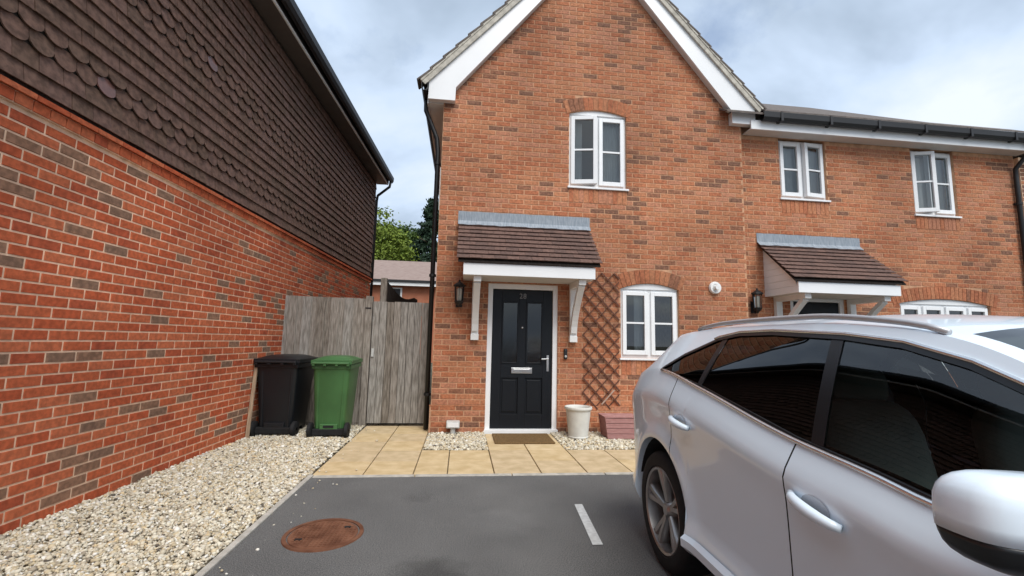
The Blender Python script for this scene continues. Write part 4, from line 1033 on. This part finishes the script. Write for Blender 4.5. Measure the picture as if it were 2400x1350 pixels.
    # end caps
    for i in (0, NS - 1):
        for j in range(NL + NG):
            a, b_, c_, d = pt(i, j, -1), pt(i, j, 1), pt(i, j + 1, 1), pt(i, j + 1, -1); paint.add([a, b_, c_, d], [(0, 1, 2, 3) if i else (3, 2, 1, 0)])
        rw = roof[i]; paint.add(rw, [tuple(range(len(rw)))])
    # arch lips
    for sg in (-1, 1):
        for i in range(NS - 1):
            sm = (S[i] + S[i + 1]) / 2
            a, b_ = pt(i, 0, sg), pt(i + 1, 0, sg); dp = .05
            q = [a, b_, (b_[0], b_[1] - sg * dp, b_[2] + .004), (a[0], a[1] - sg * dp, a[2] + .004)]; paint.add(q, [(0, 1, 2, 3)])
    def weld(mb, name, m, par, smooth=True, solid=0):
        me = mb.mesh(name, m, smooth); bm = bmesh.new(); bm.from_mesh(me); bmesh.ops.remove_doubles(bm, verts=bm.verts, dist=.0006); bmesh.ops.recalc_face_normals(bm, faces=bm.faces) if solid != 9 else None
        bm.to_mesh(me); bm.free(); 
        try: me.set_sharp_from_angle(angle=R(38))
        except Exception: pass
        return put(name, me, par)
    weld(paint, 'body', m_car, C)
    D = {}
    for (k, sg), mb in doors.items(): D[(k, sg)] = weld(mb, 'door', m_car, C)
    [weld(q_, 'inner_panel', m_carint, C) for q_ in lins.values()]; weld(head, 'headliner', mat('headliner_grey', (.10, .105, .105), .9, .05, 5), C)
    weld(ws, 'windscreen', g_car, C); weld(rs, 'rear_screen', g_priv, C)
    def span_z(q):
        zz = []
        for u in range(len(DLO)):
            (a_, b_), (c_, d_) = DLO[u - 1], DLO[u]
            if min(a_, c_) <= q <= max(a_, c_) and abs(a_ - c_) > 1e-6: zz.append(b_ + (d_ - b_) * (q - a_) / (c_ - a_))
        return min(zz), max(zz)
    for sg in (-1, 1):
        for k, s0, s1 in (('quarter', -.044, .40), ('pillar', .40, .443), ('rear', .443, 1.195), ('pillarB', 1.195, 1.25), ('front', 1.25, 2.015)):
            mb = MB(); ns, nz = max(3, int((s1 - s0) / .03)), 14; vs = []
            for a_ in np.linspace(s0, s1, ns + 1):
                lo_, hi_ = span_z(a_)
                for t in np.linspace(0, 1, nz + 1):
                    z = lo_ + (hi_ - lo_) * t; wgt = 1 if k == 'pillarB' else (a_ - s0) / (s1 - s0) if k == 'rear' else (s1 - a_) / (s1 - s0) if k == 'front' else 0
                    q_ = a_ - .22 * (z - .93) * wgt; vs.append((q_, sg * (float(lat(q_, z)) - (.001 if 'pillar' in k else .005)), z))
            mb.add(vs, [(i * (nz + 1) + j, (i + 1) * (nz + 1) + j, (i + 1) * (nz + 1) + j + 1, i * (nz + 1) + j + 1) for i in range(ns) for j in range(nz)])
            mb.build('window_pillar' if 'pillar' in k else 'side_window', m_carblk if 'pillar' in k else g_car if k == 'front' else g_priv, D[(1, sg)] if k == 'front' else D[(0, sg)] if k == 'rear' else C, smooth=True)
    # window surround: black seal with bright trim
    dense = []
    for a, b_ in zip(DLO, np.roll(DLO, -1, 0)):
        n = max(2, int(np.hypot(*(b_ - a)) / .03)); dense += [a + (b_ - a) * t / n for t in range(n)]
    dense = np.array(dense)
    for sg in (-1, 1):
        mb = MB(); cen = np.array([.95, 1.12]); N_ = len(dense); vs = []
        for k in range(N_):
            p = dense[k]; d = dense[(k + 1) % N_] - dense[k - 1]; d = d / (np.hypot(*d) + 1e-9); nn = np.array([-d[1], d[0]])      # inward (outline runs ccw)
            low_ = p[1] < float(zb(p[0])) + .02
            wi = .008 if low_ else .013
            o1, o2 = p - nn * .004, p + nn * wi
            for q, off in ((o1, .004), (o2, .004), (o2, -.010)): vs.append((q[0], sg * (float(lat(q[0], q[1])) + off), q[1]))
        mb.add(vs, [(3 * k + u, 3 * ((k + 1) % N_) + u, 3 * ((k + 1) % N_) + u + 1, 3 * k + u + 1) for k in range(N_) for u in (0, 1)]); mb.build('window_seal', m_carblk, C, fix=True)
        mb = MB(); vs = []
        for k in range(N_):
            p = dense[k]; d = dense[(k + 1) % N_] - dense[k - 1]; d = d / (np.hypot(*d) + 1e-9); nn = np.array([-d[1], d[0]])
            for q, off in ((p - nn * .030, -.014), (p + nn * .012, -.011)): vs.append((q[0], sg * (float(lat(q[0], q[1])) + off), q[1]))
        mb.add(vs, [(2 * k, 2 * ((k + 1) % N_), 2 * ((k + 1) % N_) + 1, 2 * k + 1) for k in range(N_)]); mb.build('inner_window_frame', m_carblk, C)
        for lo_, name in ((True, 'belt_trim'), (False, 'roof_trim')):
            if lo_: P = [(s_, float(zb(s_)) + .001) for s_ in np.arange(-.03, 1.98, .05)]
            else: P = [p for p in dense if p[1] > float(zb(p[0])) + .12 and p[0] > .3]; P = sorted([(p[0], p[1] + .008) for p in P])
            mb = MB(); mb.tube([(a, sg * (float(lat(a, b_)) + .004), b_ - (.006 if lo_ else 0)) for a, b_ in P], .010 if lo_ else .0075, 8); mb.build(name, m_bright, C, smooth=True)
    # roof rails
    for sg in (-1, 1):
        mb = MB(); P = []
        for t in np.linspace(0, 1, 26):
            s = .03 + 1.47 * t; lift = .020 * min(1, math.sin(math.pi * t) ** .45 * 1.0) if 0 < t < 1 else 0; P.append((s, sg * (float(Le(s)) - .012), float(ze(s)) + .010 + lift))
        mb.tube(P, [.010 + .003 * math.sin(math.pi * t) for t in np.linspace(0, 1, 26)], 10); rr_ = mb.build('roof_rail', m_chrome if False else mat('rail_satin_silver', (.50, .51, .53), .4, .05, 6, metal=.35), C, smooth=True)
    # door handles, each over a flat grey disc painting the shade of its cup
    for sg in (-1, 1):
        for k, (h0, h1, hz0, hz1) in enumerate(((.243, .44, .868, .842), (1.185, 1.378, .768, .732))):
            if k == 1: h0, h1 = 1.18, 1.39
            P = []
            for t in np.linspace(0, 1, 9):
                s = h0 + (h1 - h0) * t; z = hz0 + (hz1 - hz0) * t; P.append((s, sg * (float(lat(s, z)) + .010 + .030 * math.sin(math.pi * t) ** .6), z))
            mb = MB(); mb.tube(P, [.012, .016, .018, .0195, .020, .0195, .018, .016, .012], 10); mb.build('handle', m_car, D[(k, sg)], smooth=True)
            mb = MB(); sm, zm = (h0 + h1) / 2 - .005, (hz0 + hz1) / 2 + .004; rings = []
            for rr_, off in ((1.0, .0015), (.80, -.004), (.5, -.010), (.05, -.012)):
                for a in np.linspace(0, 2 * math.pi, 20, endpoint=False):
                    s = sm + .062 * rr_ * math.cos(a); z = zm + .036 * rr_ * math.sin(a); rings.append((s, sg * (float(lat(s, z)) + .002 + off * 0 + (.0 if rr_ < 1 else .0)), z))
            mb.add(rings, [(q * 20 + a, q * 20 + (a + 1) % 20, (q + 1) * 20 + (a + 1) % 20, (q + 1) * 20 + a) for q in range(3) for a in range(20)]); mb.build('handle_cup_shade', mat('car_recess_shade', (.40, .43, .48), .4, .02, 2, coat=1.0), D[(k, sg)], smooth=True)
    # sill skirt
    for sg in (-1, 1):
        mb = MB(); xs_ = np.linspace(.40, WB - .40, 30); prof = [(.235, .0), (.232, .035), (.262, .046), (.300, .030), (.318, .004)]; vs = []
        for s in xs_:
            for z, o_ in prof: vs.append((s, sg * (float(lat(s, z)) + o_), z))
        n = len(prof); mb.add(vs, [(i * n + k, (i + 1) * n + k, (i + 1) * n + k + 1, i * n + k + 1) for i in range(len(xs_) - 1) for k in range(n - 1)]); weld(mb, 'side_skirt', m_car, C)
    # underbody, wheel wells
    mb = MB(); mb.box(-.55, 2.95, -.55, .55, .20, .30); mb.box(.42, WB - .42, -.74, .74, .21, .26); mb.build('underbody', m_carblk, C)
    for c in (0, WB):
        for sg in (-1, 1):
            mb = MB(); n = 20; vs = []
            for k in range(n + 1):
                a = math.pi * k / n - .0; vs += [(c + (RA + .012) * math.cos(a), sg * .775, RW - .06 + (RA + .062) * math.sin(a)), (c + (RA + .012) * math.cos(a), sg * .50, RW - .06 + (RA + .062) * math.sin(a))]
            mb.add(vs, [(2 * k, 2 * k + 2, 2 * k + 3, 2 * k + 1) for k in range(n)]); mb.add([vs[2 * k + 1] for k in range(n + 1)], [tuple(range(n + 1))]); mb.build('wheel_well', m_carint, C)
            # wheel: tyre and alloy rim
            yo = sg * .80; yi = sg * .585
            mb = MB(); mb.lathe([(TR - .095, yo - sg * .012), (TR - .088, yo - sg * .002), (TR - .05, yo), (TR - .018, yo - sg * .008), (TR - .004, yo - sg * .028), (TR, yo - sg * .06), (TR, yi + sg * .06), (TR - .006, yi + sg * .02), (TR - .06, yi), (TR - .10, yi)], (c, 0, WZ), 48, 'y'); wh = mb.build('wheel', m_rubber, C, smooth=True, angle=50)
            rr_ = TR - .095
            mb = MB(); mb.lathe([(rr_ + .002, yo - sg * .010), (rr_ - .004, yo - sg * .004), (rr_ - .016, yo - sg * .010), (rr_ - .022, yo - sg * .04), (rr_ - .03, yo - sg * .14)], (c, 0, WZ), 48, 'y')
            mb.lathe([(.001, yo - sg * .028), (.030, yo - sg * .030), (.040, yo - sg * .040), (.055, yo - sg * .06), (.06, yo - sg * .10)], (c, 0, WZ), 24, 'y')
            for k in range(5):
                a0 = 2 * math.pi * k / 5 + math.pi / 2 + .12
                for da in (-.11, .11):
                    pr = [(.045, .040, .017), (.09, .036, .017), (.15, .026, .019), (rr_ - .014, .018, .024)]; vs = []
                    for (q, dy, hw) in pr:
                        aa = a0 + da * (.7 + .45 * q / rr_) * (1 + .25 * (q / rr_)); ux, uz = math.cos(aa), math.sin(aa); tx, tz = -uz, ux
                        for (sh, dd) in ((-1, dy + .012), (-.6, dy), (.6, dy), (1, dy + .012), (1, dy + .05), (-1, dy + .05)): vs.append((c + ux * q + tx * hw * sh, yo - sg * dd, WZ + uz * q + tz * hw * sh))
                    mb.add(vs, [(i * 6 + u, i * 6 + (u + 1) % 6, (i + 1) * 6 + (u + 1) % 6, (i + 1) * 6 + u) for i in range(3) for u in range(6)])
            mb.build('rim', m_alloy, wh, smooth=True, angle=35)
            mb = MB(); mb.lathe([(.001, yo - sg * .12), (rr_ - .045, yo - sg * .12), (rr_ - .045, yo - sg * .14)], (c, 0, WZ), 36, 'y'); mb.build('brake_disc', mat('brake_dark', (.05, .048, .046), .5, .1, 10, metal=.6), wh)
    # mirrors
    for sg in (-1, 1):
        def sup(cx, cy, cz, ax, ay, az, z_lo, z_hi, n1=14, n2=28, e=.62):
            vs = []
            for i in range(n1 + 1):
                u = -math.pi / 2 + math.pi * i / n1
                for k in range(n2):
                    a = 2 * math.pi * k / n2; f = lambda q: math.copysign(abs(q) ** e, q)
                    x = cx + ax * f(math.cos(u)) * f(math.cos(a)); y_ = cy + ay * f(math.cos(u)) * f(math.sin(a)); z = cz + az * f(math.sin(u))
                    z2 = min(max(z, z_lo), z_hi); vs.append((x, y_, z2))
            return vs, [(i * n2 + k, i * n2 + (k + 1) % n2, (i + 1) * n2 + (k + 1) % n2, (i + 1) * n2 + k) for i in range(n1) for k in range(n2)]
        def sh(vs): return [(x - .22 * (y_ - .915) - .10 * (z - .93) * 0, sg * y_, z + .03 * (y_ - .915) * 0) for x, y_, z in vs]
        mx_, my, mz = 1.895, .885, .948
        mb = MB(); vs, fs = sup(mx_, my, mz, .075, .125, .088, .922, 9); mb.add(sh(vs), fs); mr = mb.build('mirror', m_car, C, smooth=True)
        mb = MB(); vs, fs = sup(mx_, my, mz - .002, .073, .122, .088, -9, .9215); mb.add(sh(vs), fs); mb.tube([(mx_ - .02, sg * .80, .885), (mx_ - .01, sg * .74, .885)], .03, 10); mb.build('mirror_base', m_carblk, mr, smooth=True)
        mb = MB(); mb.add(sh([(mx_ - .0765, my + a, mz + b_) for a, b_ in ((-.07, -.045), (.07, -.045), (.07, .05), (-.07, .05))]), [(0, 1, 2, 3)]); mb.build('mirror_glass', m_chrome, mr)
    # lamps
    for sg in (-1, 1):
        mb = MB(); vs = []
        S2 = np.linspace(-.66, -.40, 8)
        for s in S2:
            for z in (float(zb(s)) - .17, float(zb(s)) - .08, float(zb(s)) - .015): vs.append((s, sg * (float(lat(s, z)) + .004), z))
        mb.add(vs, [(i * 3 + k, i * 3 + 3 + k, i * 3 + 4 + k, i * 3 + 1 + k) for i in range(7) for k in (0, 1)]); mb.build('tail_lamp', m_lampred, C, smooth=True) if False else None
        mb = MB(); vs = []
        for s in np.linspace(2.78, 3.13, 9):
            B = float(zb(s))
            for z in (B - .12, B - .06, B - .01): vs.append((s, sg * (float(lat(s, z)) + .004), z))
        mb.add(vs, [(i * 3 + k, i * 3 + 3 + k, i * 3 + 4 + k, i * 3 + 1 + k) for i in range(8) for k in (0, 1)]); mb.build('headlight', m_headl, C, smooth=True)
        mb = MB(); mb.box(-.752, -.742, sg * .24 if sg > 0 else -.46, .46 if sg > 0 else -.24, .62, .74); mb.build('tail_lamp', m_lampred, C, bevel=.004)
    mb = MB(); mb.box(3.195, 3.21, -.26, .26, .30, .52); mb.build('grille', m_carblk, C)
    mb = MB(); mb.bar((2.05, -.45, .985), (2.0, .1, 1.03), .012, .014); mb.build('wiper', m_carblk, C)
    # cabin
    mb = MB(); mb.box(-.1, 2.1, -.68, .68, .27, .31); mb.build('floor_pan', m_carint, C)
    mb = MB(); mb.prism([(1.75, .30), (2.05, .30), (2.05, .84), (1.95, .86), (1.72, .80), (1.68, .66)], -.66, .66); mb.build('dashboard', m_carint, C, bevel=.02)
    mb = MB()
    mb.tube([(1.66 + .03 * math.cos(a) , -.35 + .17 * math.sin(a), .82 + .17 * math.cos(a)) for a in np.linspace(0, 2 * math.pi, 25)], .014, 8, caps=False); mb.bar((1.66, -.35, .82), (1.75, -.35, .78), .05, .05); mb.bar((1.66, -.51, .82), (1.66, -.19, .82), .02, .04); mb.build('steering_wheel', m_carint, C, smooth=True)
    for y_ in (-.36, .36):
        def blob(name, cx, cz, ax, ay, az, par, tilt):
            mb = MB(); n1, n2 = 12, 20; vs = []
            for i in range(n1 + 1):
                u = -math.pi / 2 + math.pi * i / n1
                for k in range(n2):
                    a = 2 * math.pi * k / n2; f = lambda q: math.copysign(abs(q) ** .55, q); x = ax * f(math.cos(u)) * f(math.cos(a)); yy = ay * f(math.cos(u)) * f(math.sin(a)); z = az * f(math.sin(u))
                    vs.append((cx + x * math.cos(tilt) - z * math.sin(tilt), y_ + yy, cz + x * math.sin(tilt) + z * math.cos(tilt)))
            mb.add(vs, [(i * n2 + k, i * n2 + (k + 1) % n2, (i + 1) * n2 + (k + 1) % n2, (i + 1) * n2 + k) for i in range(n1) for k in range(n2)]); return mb.build(name, m_seat, par, smooth=True)
        st = blob('seat', 1.25, .52, .25, .23, .08, C, .12); blob('seat_back', 1.02, .80, .07, .225, .27, st, .22); blob('headrest', .95, 1.12, .045, .13, .075, st, .15)
    mb = MB(); mb.box(.0, .5, -.62, .62, .40, .56); mb.prism([(-.02, .5), (.1, .5), (.0, 1.02), (-.10, 1.02)], -.62, .62); mb.build('rear_bench', m_carint, C, bevel=.03)
car()
